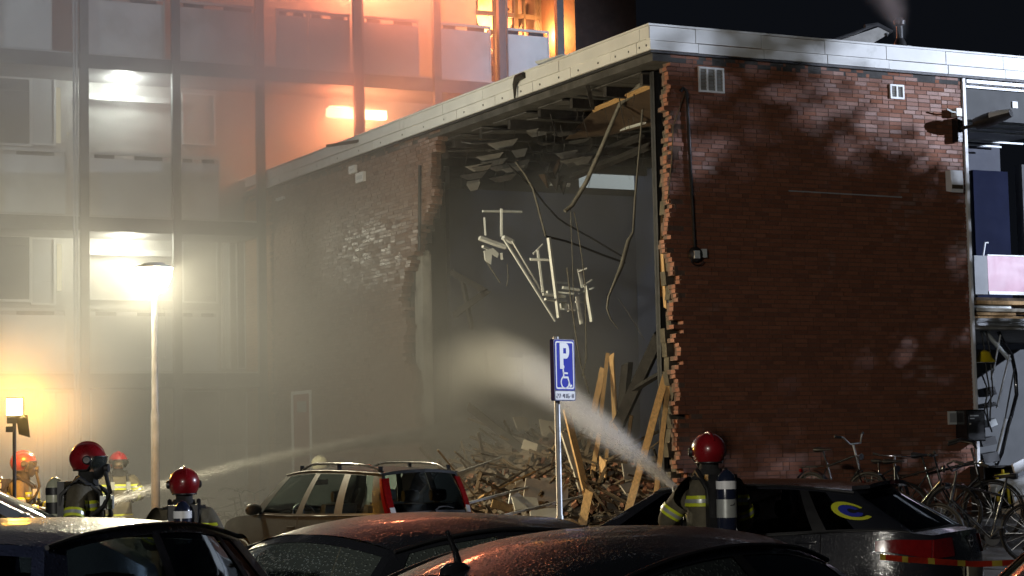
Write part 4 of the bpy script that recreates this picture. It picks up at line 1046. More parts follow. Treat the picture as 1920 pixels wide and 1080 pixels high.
def rear_wiper(t, c):
    mb = MB(); mb.tube([c.rear(0.0, 0.02, 0.03), c.rear(-0.12, 0.10, 0.03), c.rear(-0.30, 0.12, 0.025), c.rear(-0.5, 0.08, 0.02)], 0.012, 6); mb.build('rear_wiper', M['trim'], t, 60)
def spoiler(t, c):
    mb = MB(); slab_patch(mb, lambda a, q, o_: c.roof(1.0, lerp(-0.86, 0.86, a)) + Vector((-0.16 * q + 0.06, 0, 0.012 + 0.012 * q + o_ * 1.5)), 14, 3, 0.018); mb.build('roof_spoiler', t_paint, t, 50)
    mb = MB(); mb.grid(lambda a, q: c.roof(1.0, lerp(-0.22, 0.22, a)) + Vector((-0.112, 0, lerp(0.018, 0.045, q))), 8, 1); mb.build('brake_light', M['taillight'], t)
HATCH = dict(nose=2.1, tail=-2.1, W=1.76, F0=0.95, F1=0.28, R1=-1.55, R0=-1.95, belt=[(-2.1, 0.93), (-1.5, 0.97), (0, 0.93), (0.95, 0.92), (1.5, 0.84), (2.1, 0.66)],
             rail=[(0.28, 1.395), (0.0, 1.43), (-0.5, 1.445), (-1.0, 1.425), (-1.55, 1.35)], pillars=[(0.08, 0.44), (0.48, 0.80), (0.83, 0.90)], axF=1.28, axR=-1.28, crown=0.045)
SALOON = dict(nose=2.3, tail=-2.3, W=1.80, F0=1.02, F1=0.30, R1=-1.05, R0=-1.75, belt=[(-2.3, 0.96), (-1.75, 0.98), (0, 0.93), (1.0, 0.93), (1.6, 0.84), (2.3, 0.66)],
              rail=[(0.30, 1.385), (0.0, 1.42), (-0.4, 1.43), (-1.05, 1.375)], pillars=[(0.08, 0.46), (0.50, 0.83)], axF=1.38, axR=-1.36, crown=0.045)
BOXY = dict(nose=2.0, tail=-2.0, W=1.70, F0=0.95, F1=0.42, R1=-1.72, R0=-1.95, belt=[(-2.0, 0.98), (0, 0.95), (0.95, 0.96), (1.5, 0.92), (2.0, 0.76)],
            rail=[(0.42, 1.48), (0.0, 1.525), (-0.8, 1.53), (-1.72, 1.49)], pillars=[(0.07, 0.36), (0.41, 0.66), (0.72, 0.93)], axF=1.22, axR=-1.18, crown=0.04, bowR=0.06, wr=0.60, rw=0.33)
P_dark = wet_paint('wet_dark_paint', (0.010, 0.011, 0.014), 0.4, 0.38, 48, 0.0, 0.4)
P_blue = wet_paint('wet_dark_blue_paint', (0.010, 0.013, 0.028), 0.5, 0.42, 42, 0.0, 0.12)
P_silver = wet_paint('wet_silver_paint', (0.34, 0.38, 0.46), 0.25, 0.3, 60, 0.6)
P_grey = wet_paint('wet_grey_paint', (0.020, 0.022, 0.024), 0.3, 0.42, 60, 0.0, 0.2)
P_estate = wet_paint('wet_black_paint', (0.016, 0.017, 0.022), 0.18, 0.22, 45, 0.0)
t_paint = P_estate
for m_, k_ in ((P_grey, 0.12), (P_blue, 0.22)): m_.node_tree.nodes['Principled BSDF'].inputs['Specular IOR Level'].default_value = k_
def put(cfg, px, py, d, heading, localfn, gz=0.0):
    # d None: the distance at which the ray through the pixel reaches the local point's own height
    c = Car(**cfg); lp = localfn(c)
    if d is None:
        r = ray(px, py); d = (lp.z + gz - HC) / r.z * r.y
    loc, z = locate(c, lp, px, py, d, heading)
    loc.z = ground_z(loc.x, loc.y)
    return c, loc
def var(cfg, dz=0.0, **k):
    r = dict(cfg); r['rail'] = [(a, b + dz) for a, b in cfg['rail']]; r.update(k); return r
# dark blue tall car at the lower left, nose to the camera
h = math.atan2(-0.97, -0.24); g0 = -0.14
TALL = dict(HATCH); TALL.update(belt=[(a, b + 0.10) for a, b in HATCH['belt']], rail=[(a, b + 0.15) for a, b in HATCH['rail']], rw=0.36, sill=0.32, crown=0.03)
c, loc = put(TALL, 82, 1026, None, h, lambda c: c.side(0, 1), g0)
build_car('a', 'dark blue wet tall hatchback, nose to the camera, in front of the lamp post', c, P_blue, loc, h, detail=2, rearglass='privacy')
# dark car in the middle, windscreen towards the lower left
h = math.atan2(-0.70, -0.71)
c, loc = put(var(SALOON, 0.0, bowF=0.10, crown=0.075, rail=[(0.30, 1.395), (0.0, 1.45), (-0.4, 1.475), (-1.05, 1.43)]), 738, 1034, None, h, lambda c: c.side(0, 1), -0.14)
build_car('b', 'dark wet saloon with rain on its greenish windscreen, between the two nearest dark cars', c, P_dark, loc, h, glassm='carglass_wet')
# nearest dark car, roof antenna towards the camera
h = math.atan2(0.82, 0.57)
c, loc = put(var(HATCH, 0.0, wr=0.50, crown=0.07, rail=[(0.28, 1.375), (0.0, 1.44), (-0.5, 1.475), (-1.0, 1.45), (-1.55, 1.35)]), 1175, 1080, None, h, lambda c: sgn(c.side(0.85, 1), -1), g0)
build_car('c', 'nearest dark wet car with a small roof antenna, below the disabled parking sign', c, P_dark, loc, h, [antenna(0.97, 0.1, 0.06)], glassm='carglass', rearglass='carglass_wet')
# silver people carrier, windscreen pillar at the left edge
h = math.atan2(0.26, 0.965)
MPV = var(BOXY, 0.16, F0=1.25, F1=0.40, belt=[(-2.0, 1.16), (0, 1.18), (1.25, 1.20), (1.6, 1.08), (2.0, 0.85)], rw=0.35)
c, loc = put(MPV, 108, 974, 17.2, h, lambda c: sgn(c.side(0, 0), -1), None)
build_car('d', 'silver people carrier cut off by the left edge of the photo', c, P_silver, loc, h)
# grey box-shaped estate in front of the hole
h = math.atan2(0.78, -0.62)
c, loc = put(BOXY, 716, 893, 25.0, h, lambda c: c.side(1, 1), None)
carE = build_car('e', 'grey compact car with tall red tail lights and roof rails in front of the rubble', c, P_grey, loc, h, [roof_rails, rear_wiper], tail='tall')
# black hatchback in front of the bicycles
h = math.atan2(0.50, -0.866)
LIFT = var(SALOON, 0.0, tail=-2.25, R1=-1.55, R0=-2.1, axR=-1.4, rail=[(0.3, 1.375), (0.0, 1.415), (-0.5, 1.43), (-1.0, 1.415), (-1.55, 1.355)], pillars=[(0.08, 0.40), (0.44, 0.74), (0.78, 0.86)],
           belt=[(-2.25, 1.00), (-1.9, 1.04), (-0.6, 0.98), (0, 0.95), (1.0, 0.93), (1.6, 0.84), (2.3, 0.66)])
c, loc = put(LIFT, 1600, 924, 17.4, h, lambda c: c.side(1, 1), None)
def stickers(t, c):
    mb = MB()
    n = 22
    def arc(r0, r1, a0, a1, m, off):
        b0 = len(mb.v)
        for i in range(n + 1):
            a = lerp(a0, a1, i / n); tp = 0.55 + 0.45 * math.sin(pi * i / n)
            for r in (r0, lerp(r0, r1, tp)):
                q = c.side(0.90 + r * math.cos(a) * 0.09, 0.50 + r * math.sin(a) * 0.32, off); mb.v.append(tuple(q))
        for i in range(n): mb.face((b0 + 2 * i, b0 + 2 * i + 1, b0 + 2 * i + 3, b0 + 2 * i + 2), m)
    arc(0.70, 0.42, R(25), R(325), 0, 0.004)
    mb.m = [0] * len(mb.f); k0 = len(mb.f)
    arc(0.44, 0.10, R(20), R(340), 1, 0.006)
    mb.build('sticker', [pm('sticker_yellow', (0.50, 0.52, 0.03), 0.5, 0, 0.1), pm('sticker_blue', (0.02, 0.03, 0.30), 0.5, 0, 0.1)], t)
def badge(t, c):
    mb = MB(); e = c.tailpt(0, 0.12, 0.01); mb.tube([e + Vector((0, 0.05 * math.cos(a), 0.05 * math.sin(a))) for a in [2 * pi * j / 20 for j in range(21)]], 0.006, 6); mb.beam(e + Vector((0, -0.05, 0)), e + Vector((0, 0.05, 0)), 0.01, 0.01); mb.build('boot_badge', M['chrome'], t, 60)
build_car('f', 'black hatchback with a yellow and blue crescent sticker in front of the bicycles', c, P_estate, loc, h, [spoiler, stickers, badge], glassm='privacy', tl=(0.05, 0.25))
# corner of a dark car at the lower right
h = math.atan2(0.30, 0.95)
c, loc = put(HATCH, 1925, 1030, 9.5, h, lambda c: c.side(1.0, 1))
build_car('h', 'black car of which only the back shows at the lower right corner', c, P_estate, loc, h, rearglass='privacy')
# ------------------------------------------------------------------ people: firefighters in turnout gear
M['coat'] = pm('turnout_coat', (0.085, 0.073, 0.046), 0.85, 0, 0.35, 9, 0.5, 45)
M['hood'] = pm('dark_hood', (0.016, 0.016, 0.016), 0.9, 0, 0.3, 12, 0.3, 60)
M['boot'] = pm('black_boot', (0.012, 0.012, 0.012), 0.5, 0, 0.3, 12)
M['skin'] = pm('skin', (0.42, 0.25, 0.17), 0.55, 0, 0.1, 12)
M['helmet'] = pm('red_helmet', (0.20, 0.006, 0.010), 0.3, 0, 0.2, 9, 0.06, 60, coat=0.5, dirt=((0.06, 0.012, 0.010), 0.60))
M['helmet_w'] = pm('pale_helmet', (0.55, 0.52, 0.36), 0.3, 0, 0.1, 7, coat=1.0)
M['yellow'] = pm('fluorescent_yellow', (0.52, 0.58, 0.025), 0.5, 0, 0.12, 14)
M['silver'] = pm('reflective_silver', (0.42, 0.44, 0.42), 0.35, 0.4, 0.1, 14)
M['cyl_dark'] = pm('navy_cylinder', (0.012, 0.016, 0.035), 0.22, 0, 0.2, 8, coat=0.8)
M['cyl_pale'] = pm('pale_cylinder', (0.46, 0.47, 0.34), 0.35, 0, 0.1, 8, coat=0.4)
M['visor'] = glass('visor', (0.75, 0.8, 0.75), 0.04, 0, 0.05)
def skin_body(name, nodes, edges, mats):
    me = bpy.data.meshes.new(name); me.from_pydata([n[0] for n in nodes], edges, [])
    o = bpy.data.objects.new(name, me); COL.objects.link(o)
    md = o.modifiers.new('skin', 'SKIN'); md.use_smooth_shade = True; md.branch_smoothing = 0.4
    for i, n in enumerate(nodes):
        d = me.skin_vertices[0].data[i]; d.radius = n[1] if isinstance(n[1], tuple) else (n[1], n[1]); d.use_root = (i == 0)
    sb = o.modifiers.new('sub', 'SUBSURF'); sb.levels = 2; sb.render_levels = 2
    dg = bpy.context.evaluated_depsgraph_get(); dg.update()
    ev = o.evaluated_get(dg); nm = bpy.data.meshes.new_from_object(ev)
    o.modifiers.clear(); o.data = nm; bpy.data.meshes.remove(me)
    nm.materials.clear()
    for m in mats: nm.materials.append(m)
    for p in nm.polygons: p.use_smooth = True
    return o
def band(o, point, normal, width, radius, mat, off, name='reflective_band'):
    bm = bmesh.new(); bm.from_mesh(o.data)
    point = Vector(point); n = Vector(normal).normalized()
    bmesh.ops.delete(bm, geom=[f for f in bm.faces if (f.calc_center_median() - point).length > radius], context='FACES')
    for s in (1, -1):
        bmesh.ops.bisect_plane(bm, geom=bm.verts[:] + bm.edges[:] + bm.faces[:], plane_co=point + n * s * width / 2, plane_no=n * s, clear_outer=True)
    if not bm.faces: bm.free(); return
    bm.normal_update()
    for v in bm.verts: v.co = v.co + v.normal * off
    me = bpy.data.meshes.new(name); bm.to_mesh(me); bm.free(); me.materials.append(mat)
    for p in me.polygons: p.use_smooth = True; p.material_index = 0
    q = bpy.data.objects.new(name, me); COL.objects.link(q); q.parent = o
    return q
def glove(o, wrist, elbow, palm_up):
    w = Vector(wrist); d = (w - Vector(elbow)).normalized(); u = Vector(palm_up); s = d.cross(u).normalized(); u = s.cross(d).normalized()
    mb = MB()
    mb.tube([w - d * 0.07, w - d * 0.01, w + d * 0.03], [0.058, 0.052, 0.045], 10)
    mb.obox(w + d * 0.065, d * 0.05, s * 0.048, u * 0.019)
    for i, (ln, sp) in enumerate(((0.072, -0.036), (0.085, -0.012), (0.08, 0.012), (0.062, 0.036))):
        b = w + d * 0.11 + s * sp
        mb.tube([b - d * 0.015, b + d * ln * 0.35 - u * 0.008, b + d * ln * 0.55 - u * 0.035, b + d * ln * 0.4 - u * 0.065], [0.0115, 0.0115, 0.011, 0.009], 7)
    b = w + d * 0.03 + s * -0.045
    mb.tube([b, b + d * 0.03 - s * 0.025 - u * 0.012, b + d * 0.06 - s * 0.018 - u * 0.04], [0.015, 0.0135, 0.011], 7)
    mb.build('glove', M['boot'], o, 60)
def person(label, loc, heading, arms, legs=None, lean=0.0, crouch=0.0, head_turn=0.0, head_tilt=0.0, helmet='helmet', cyl='cyl_dark', mask=True, scale=1.0, cyl_label=False, group='firefighters at the scene'):
    """local frame: faces +y, x to the person's right hand side when seen from behind"""
    dz = -crouch; ly = lean
    def T(x, y, z): return Vector((x, y + ly * max(0, z - 0.95), z + dz))
    hd = T(0, 0.015, 1.60)
    N = [(T(0, 0, 0.99), (0.20, 0.17)), (T(0, -0.005, 1.16), (0.20, 0.175)), (T(0, -0.015, 1.34), (0.225, 0.185)), (T(0, 0.0, 1.485), (0.14, 0.125)), (T(0, 0.015, 1.55), (0.075, 0.08)), (T(0, 0.03, 1.66), (0.085, 0.10)), (T(0, 0.035, 1.75), (0.075, 0.09))]
    E = [(0, 1), (1, 2), (2, 3), (3, 4), (4, 5), (5, 6)]
    joints = {}
    for k, nm in ((1, 'R'), (-1, 'L')):
        el, wr = arms[nm]; i = len(N)
        sh = T(0.215 * k, -0.015, 1.43); el = Vector(el) + Vector((0, 0, dz)); wr = Vector(wr) + Vector((0, 0, dz))
        N += [(sh, 0.108), ((sh + el) / 2, 0.095), (el, 0.086), ((el + wr) / 2, 0.070), (wr, 0.056)]
        E += [(2, i), (i, i + 1), (i + 1, i + 2), (i + 2, i + 3), (i + 3, i + 4)]
        joints[nm] = (sh, el, wr)
        j = len(N); st = (legs or {}).get(nm, (0.0, 0.0))        # foot offset (x, y)
        hip = T(0.115 * k, 0, 0.90); foot = Vector((0.15 * k + st[0], st[1], 0.10)); kn = (hip + foot) / 2 + Vector((0.02 * k, 0.06 + crouch * 0.8, 0.02))
        N += [(hip, 0.125), (kn, 0.098), ((kn + foot) / 2, 0.085), (foot, 0.078), (foot + Vector((0, 0.09, -0.045)), 0.055), (foot + Vector((0, 0.19, -0.05)), 0.048)]
        E += [(0, j), (j, j + 1), (j + 1, j + 2), (j + 2, j + 3), (j + 3, j + 4), (j + 4, j + 5)]
        joints['leg' + nm] = (hip, kn, foot)
    o = skin_body('person', N, E, [M['coat'], M['hood'], M['skin'], M['boot']])
    zs = hd.z
    for p in o.data.polygons:
        c = p.center
        if c.z > zs - 0.08 and abs(c.x) < 0.14:
            face = c.y > hd.y + 0.055 and c.z > zs + 0.0 and abs(c.x) < 0.075
            p.material_index = 2 if face else 1
        elif c.z < 0.30 and abs(c.z - 0) < 0.30: p.material_index = 3
    o.location = loc; o.rotation_euler = (0, 0, heading - pi / 2); o.scale = (scale,) * 3
    tag(o, label, 'person', group)
    # coat collar, hem
    chest = T(0, -0.01, 1.30); 
    for (z, r) in ((1.31, 0.30), (0.86, 0.34)):
        c = T(0, 0, z)
        band(o, c, (0, -ly, 1), 0.085, r, M['yellow'], 0.012); band(o, c, (0, -ly, 1), 0.030, r, M['silver'], 0.016)
    for nm in 'RL':
        sh, el, wr = joints[nm]
        for (a, b, t) in ((sh, el, 0.72), (el, wr, 0.62)):
            c = a.lerp(b, t); band(o, c, b - a, 0.075, 0.14, M['yellow'], 0.010); band(o, c, b - a, 0.028, 0.14, M['silver'], 0.014)
        hip, kn, ft = joints['leg' + nm]
        c = kn.lerp(ft, 0.55); band(o, c, ft - kn, 0.075, 0.17, M['yellow'], 0.010); band(o, c, ft - kn, 0.028, 0.17, M['silver'], 0.014)
        glove(o, wr, el, (0, 0, 1))
    c = T(0, 0.01, 1.515)
    band(o, c, (0, 0, 1), 0.09, 0.2, M['hood'], 0.016, 'collar')
    # helmet, on a small pivot for turn and tilt
    hm = MB(); hc = T(0, 0.02, 1.715)
    rot = Matrix.Translation(hc) @ Matrix.Rotation(head_turn, 4, 'Z') @ Matrix.Rotation(head_tilt, 4, 'X')
    def ell(az, el_):      # az from the front, el elevation
        ce = math.cos(el_); back = -math.cos(az) * ce
        return Vector((0.138 * math.sin(az) * ce, 0.162 * math.cos(az) * ce, 0.138 * math.sin(el_)))
    def lowel(az):         # how far the shell reaches down: brow at the front, neck at the back
        return lerp(R(5), R(-44), sstep(R(48), R(75), abs(az)))
    def pt(a, b): 
        az = lerp(-pi, pi, a); e = lerp(lowel(az), pi / 2, b); v = ell(az, e)
        if b < 0.12: v = v * (1.0 + 0.05 * (1 - b / 0.12))
        return rot @ v
    hm.grid(pt, 48, 12); h = hm.build('helmet', M[helmet], o, 60, True)
    mb = MB(); mb.tube([rot @ (ell(0 if e < pi / 2 else pi, e if e < pi / 2 else pi - e) * 1.0) for e in [R(20) + R(130) * i / 12 for i in range(13)]], [0.008 + 0.006 * math.sin(pi * i / 12) for i in range(13)], 8); mb.build('crest', M[helmet], h, 60)
    mb = MB(); mb.tube([rot @ (ell(lerp(-pi, pi, i / 40), lowel(lerp(-pi, pi, i / 40))) * 1.055) for i in range(41)], 0.008, 6); mb.build('helmet_edge', M['black'], h, 60)
    for k in (1, -1):
        mb = MB(); cc = rot @ Vector((0.125 * k, 0.045, -0.015)); ax = (rot.to_3x3() @ Vector((k, 0.25, 0)))
        mb.tube([cc, cc + ax * 0.022, cc + ax * 0.03], [0.040, 0.038, 0.028], 14); mb.build('visor_disc', M['black'], h, 40)
    mb = MB(); mb.grid(lambda a, b: rot @ (ell(lerp(R(-62), R(62), a), lerp(R(-38), R(8), b)) * 1.08), 14, 6); mb.build('visor', M['visor'], h, 60)
    if mask:
        mb = MB(); mb.lathe([(0.085, 0.0), (0.08, 0.03), (0.05, 0.065), (0.035, 0.075), (0.035, 0.11), (0, 0.11)], 14, (0, 0, 0), 0, 'y', 0.9, 1.15)
        mb.v = [tuple(rot @ (Vector(v) + Vector((0, 0.085, -0.09)))) for v in mb.v]; mb.build('breathing_mask', M['black'], o, 50)
        mb = MB(); mb.tube([rot @ Vector((0.02, 0.17, -0.12)), T(0.09, 0.24, 1.42), T(0.17, 0.20, 1.30), T(0.22, 0.02, 1.16), T(0.1, -0.22, 1.10)], 0.019, 8); mb.build('air_hose', M['rubber'], o, 60)
    else:
        mb = MB(); mb.lathe([(0.0, 0.03), (0.012, 0.02), (0.018, 0.0), (0.0, -0.01)], 8); mb.v = [tuple(rot @ (Vector(v) + Vector((0, 0.125, -0.07)))) for v in mb.v]; mb.build('nose', M['skin'], o, 60)
    # backpack set
    if cyl:
        mb = MB(); b = T(0.0, -0.265, 1.06); t_ = T(0.0, -0.27, 1.46)
        mb.tube([b - Vector((0, 0, 0.09)), b - Vector((0, 0, 0.07)), b, t_, t_ + Vector((0, 0, 0.05)), t_ + Vector((0, 0, 0.085)), t_ + Vector((0, 0, 0.1))], [0.03, 0.055, 0.08, 0.08, 0.066, 0.035, 0.01], 18)
        cy_ = mb.build('air_cylinder', M[cyl], o, 40)
        dark = cyl == 'cyl_dark'
        mb = MB(); mb.tube([b.lerp(t_, 0.86), b.lerp(t_, 1.02)], [0.0825, 0.0825], 18, cap=False); mb.build('cylinder_band', M['white'] if dark else M['black'], cy_, 60)
        if dark:
            mb = MB(); mb.tube([b.lerp(t_, 0.30), b.lerp(t_, 0.66)], [0.082, 0.082], 18, cap=False); mb.build('cylinder_label', M['silver'], cy_, 60)
            if cyl_label:
                mb = MB(); q = b.lerp(t_, 0.50) + Vector((0, -0.084, 0))
                for (x, w_, hh) in ((-0.036, 0.014, 0.03), (-0.012, 0.018, 0.034), (0.014, 0.012, 0.03), (0.034, 0.014, 0.03)):
                    mb.box(q.x + x - w_ / 2, q.x + x + w_ / 2, q.y + abs(x) * 0.5, q.y + 0.004 + abs(x) * 0.5, q.z - hh, q.z)
                mb.tube([(q.x - 0.01, q.y, q.z + 0.015), (q.x + 0.02, q.y + 0.002, q.z + 0.02), (q.x + 0.034, q.y + 0.012, q.z + 0.035)], 0.004, 5)
                mb.build('scribble', M['black'], cy_)
        else:
            mb = MB(); mb.tube([b.lerp(t_, 0.45), b.lerp(t_, 0.7)], [0.0825, 0.0825], 18, cap=False); mb.build('cylinder_label', M['black'], cy_, 60)
        mb = MB(); mb.tube([b - Vector((0, 0, 0.14)), b - Vector((0, 0, 0.08))], 0.022, 10); mb.build('valve', M['chrome'], cy_, 40)
        mb = MB(); mb.obox(T(0, -0.185, 1.25), (0.13, 0, 0), (0, 0.03, 0), (0, 0, 0.27)); mb.build('backplate', M['black'], o)
        for k in (1, -1):
            mb = MB(); mb.tube([T(0.10 * k, -0.20, 1.20), T(0.12 * k, -0.185, 1.40), T(0.13 * k, -0.02, 1.55), T(0.12 * k, 0.155, 1.42), T(0.13 * k, 0.19, 1.22), T(0.215 * k, 0.06, 1.08)], 0.022, 6); mb.build('harness_strap', M['black'], o, 60)
            mb = MB(); mb.obox(T(0.12 * k, 0.19, 1.33), (0.03, 0, 0), (0, 0.025, 0), (0, 0, 0.06)); mb.build('strap_fitting', M['silver'], o)
    return o
def stand(px, py_top, d, ztop):
    w = P(px, py_top, d); return Vector((w.x, w.y, ground_z(w.x, w.y)))
down = {'R': ((0.33, -0.02, 1.16), (0.34, 0.10, 0.92)), 'L': ((-0.33, -0.02, 1.16), (-0.34, 0.10, 0.92))}
hold = {'R': ((0.33, 0.04, 1.14), (0.20, 0.30, 1.12)), 'L': ((-0.34, 0.10, 1.17), (-0.12, 0.42, 1.16))}
reach = {'R': ((0.34, 0.04, 1.12), (0.14, 0.28, 1.04)), 'L': ((-0.36, 0.10, 1.15), (-0.12, 0.42, 1.10))}
FF = {}
FF['corner'] = person('firefighter seen from behind aiming a hose at the hole beside the brick corner', stand(1330, 822, 17.0, 1.8), math.atan2(0.93, -0.37), reach, {'R': (0.05, -0.2), 'L': (-0.05, 0.2)}, scale=1.03, cyl_label=True, head_turn=R(-8))
FF['left'] = person('firefighter in profile with pale air cylinder, left of the lamp post beside the silver car', stand(160, 830, 18.6, 1.85), math.atan2(-0.05, 1.0), down, {'R': (0, 0.1), 'L': (0, -0.1)}, cyl='cyl_pale', head_turn=R(-8), scale=1.04)
FF['pole'] = person('firefighter seen from behind immediately right of the lamp post', stand(345, 868, 18.6, 1.7), math.atan2(1.0, -0.10), hold, {'R': (0.05, -0.2), 'L': (-0.02, 0.25)}, crouch=0.17, head_turn=R(10))
FF['front'] = person('firefighter in the smoke facing the camera, behind the thin water jet', stand(221, 853, 31.5, 1.85), math.atan2(-0.93, 0.37), hold, cyl='cyl_dark', mask=False, head_turn=R(10))
FF['edge'] = person('firefighter in profile behind the work light at the left edge', stand(40, 842, 25.3, 1.85), math.atan2(0.05, 1.0), hold, cyl='cyl_dark', head_turn=R(-5))
FF['car'] = person('firefighter bending behind the grey compact car, seen through its side window', stand(632, 905, 28.5, 1.4), math.atan2(0.75, 0.66), hold, crouch=0.42, lean=0.25)
FF['pale'] = person('distant firefighter with a pale helmet behind the roof of the grey compact car', stand(598, 865, 34.0, 1.7), math.atan2(0.9, 0.4), hold, helmet='helmet_w', crouch=0.12)
# branch pipe in the hands of the firefighter at the corner
o = FF['corner']; Mw = o.matrix_basis if False else (Matrix.Translation(o.location) @ o.rotation_euler.to_matrix().to_4x4())
NOZ = P(1266, 914, 17.75)
hb = Mw @ Vector((-0.10, 0.36, 1.09)); 
t = thing('hose_nozzle', 'hose nozzle held by the firefighter beside the brick corner', 'nozzle', hb)
dirj = (NOZ - hb).normalized()
mb = MB(); mb.tube([(0, 0, 0), dirj * 0.10, dirj * ((NOZ - hb).length - 0.03), dirj * (NOZ - hb).length], [0.022, 0.026, 0.03, 0.022], 12); mb.build('barrel', M['darksteel'], t, 40)
b2 = Mw @ Vector((0.12, 0.33, 1.02)) - hb; b3 = Mw @ Vector((0.5, -0.1, 0.5)) - hb; b4 = Mw @ Vector((0.7, -0.9, 0.04)) - hb; b5 = Mw @ Vector((0.3, -2.4, 0.04)) - hb
mb = MB(); mb.tube([Vector((0, 0, 0)), b2, b2.lerp(b3, 0.5) + Vector((0, 0, 0.05)), b3, b3.lerp(b4, 0.6) - Vector((0, 0, 0.1)), b4, b5], 0.027, 8); mb.build('hose', M['oldtimber'], t, 60)
# ------------------------------------------------------------------ disabled parking sign
M['signblue'] = pm('sign_blue', (0.003, 0.018, 0.50), 0.6, 0, 0.04, 2, spec=0.2)
M['signwhite'] = pm('sign_white', (0.85, 0.86, 0.88), 0.4, 0, 0.03, 2)
M['signedge'] = pm('sign_edge', (0.008, 0.012, 0.11), 0.5, 0, 0.1, 4)
SD = 21.0
base = P(1048, 900, SD); base.z = 0
th = R(48)
sg = thing('parking_sign', 'blue disabled parking sign with a number plate panel on a grey pole', 'sign', base, th)
zt = P(1048, 637, SD).z; zb_ = P(1050, 733, SD).z; zp = P(1050, 752, SD).z
sw_, sc = 0.33, -0.03
mb = MB(); mb.tube([(0, 0, -0.1), (0, 0, 1.05), (0, 0, 1.06), (0, 0, zt + 0.03)], [0.038, 0.038, 0.030, 0.030], 14); mb.build('pole', M['steel'], sg, 40)
def rrect(x0, x1, z0, z1, r, n=5):
    out = []
    for (cx, cz, a0) in ((x1 - r, z0 + r, -90), (x1 - r, z1 - r, 0), (x0 + r, z1 - r, 90), (x0 + r, z0 + r, 180)):
        for i in range(n + 1):
            a = R(a0 + 90 * i / n); out.append((cx + r * math.cos(a), cz + r * math.sin(a)))
    return out
mb = MB(); mb.prism(rrect(-sw_ / 2, sw_ / 2, zp, zt, 0.02), 'y', -0.11, -0.06); mb.build('sign_box', M['signedge'], sg)
FZ = -0.1105
def flat(mb, poly, lift, m=0):
    b = len(mb.v); n = len(poly)
    for (x, z) in poly: mb.v.append((x, FZ - lift, z))
    mb.face(range(b, b + n), m)
def ringpoly(mb, outer, inner, lift):
    b = len(mb.v); n = len(outer)
    for (x, z) in outer + inner: mb.v.append((x, FZ - lift, z))
    for i in range(n):
        j = (i + 1) % n; mb.face((b + i, b + j, b + n + j, b + n + i))
mb = MB(); mb.prism(rrect(-sw_ / 2 + 0.012, sw_ / 2 - 0.012, zb_ + 0.004, zt - 0.01, 0.03), 'y', -0.1125, -0.1105); mb.build('blue_face', M['signblue'], sg)
h_ = zt - zb_
mb = MB(); o1 = rrect(-sw_ / 2 + 0.022, sw_ / 2 - 0.022, zb_ + 0.016, zt - 0.022, 0.026); i1 = rrect(-sw_ / 2 + 0.038, sw_ / 2 - 0.038, zb_ + 0.032, zt - 0.038, 0.014)
ringpoly(mb, o1, i1, 0.004); mb.build('white_border', M['signwhite'], sg)
# letter P
pz0 = zb_ + h_ * 0.42; pz1 = zt - h_ * 0.075; ph = pz1 - pz0; st = 0.055; x0 = -0.075
mb = MB(); flat(mb, [(x0, pz0), (x0 + st, pz0), (x0 + st, pz1), (x0, pz1)], 0.004)
ro = ph * 0.30; cz = pz1 - ro; xr = x0 + st + 0.045
out = [(x0 + st, pz1)] + [(xr + ro * 0.62 * math.cos(a), cz + ro * math.sin(a)) for a in [pi / 2 - pi * i / 12 for i in range(13)]] + [(x0 + st, cz - ro)]
k_ = (ro - 0.052) / ro
inn = [(x0 + st, pz1 - 0.052)] + [(xr + (ro * 0.62 - 0.05) * math.cos(a), cz + (ro - 0.052) * math.sin(a)) for a in [pi / 2 - pi * i / 12 for i in range(13)]] + [(x0 + st, cz - ro + 0.052)]
b = len(mb.v); n = len(out)
for (x, z) in out + inn: mb.v.append((x, FZ - 0.004, z))
for i in range(n - 1): mb.face((b + i, b + i + 1, b + n + i + 1, b + n + i))
mb.build('letter_p', M['signwhite'], sg)
# wheelchair symbol
mb = MB(); wz = zb_ + h_ * 0.20; wx = 0.0
def stroke(pts, r):
    for i in range(len(pts) - 1):
        (xa, za), (xb, zb2) = pts[i], pts[i + 1]; l = math.hypot(xb - xa, zb2 - za); ex, ez = (xb - xa) / l * r * 0.5, (zb2 - za) / l * r * 0.5; nx, nz = -(zb2 - za) / l * r, (xb - xa) / l * r
        lf = 0.0036 + 0.0002 * (i % 3)
        flat(mb, [(xa - ex + nx, za - ez + nz), (xa - ex - nx, za - ez - nz), (xb + ex - nx, zb2 + ez - nz), (xb + ex + nx, zb2 + ez + nz)], lf)
stroke([(wx + 0.062 * math.cos(a), wz - 0.02 + 0.062 * math.sin(a)) for a in [R(118) + R(250) * i / 18 for i in range(19)]], 0.0085)
flat(mb, [(wx - 0.028 + 0.021 * math.cos(a), wz + 0.138 + 0.021 * math.sin(a)) for a in [2 * pi * i / 14 for i in range(14)]], 0.0045)
stroke([(wx - 0.026, wz + 0.112), (wx - 0.018, wz + 0.030), (wx + 0.044, wz + 0.030), (wx + 0.078, wz - 0.062), (wx + 0.104, wz - 0.052)], 0.010)
stroke([(wx - 0.022, wz + 0.075), (wx + 0.042, wz + 0.072)], 0.009)
mb.build('wheelchair_symbol', M['signwhite'], sg)
mb = MB(); mb.prism(rrect(-sw_ / 2 + 0.012, sw_ / 2 - 0.012, zp + 0.01, zb_ - 0.006, 0.012), 'y', -0.1125, -0.1105); mb.build('plate_panel', M['signwhite'], sg)
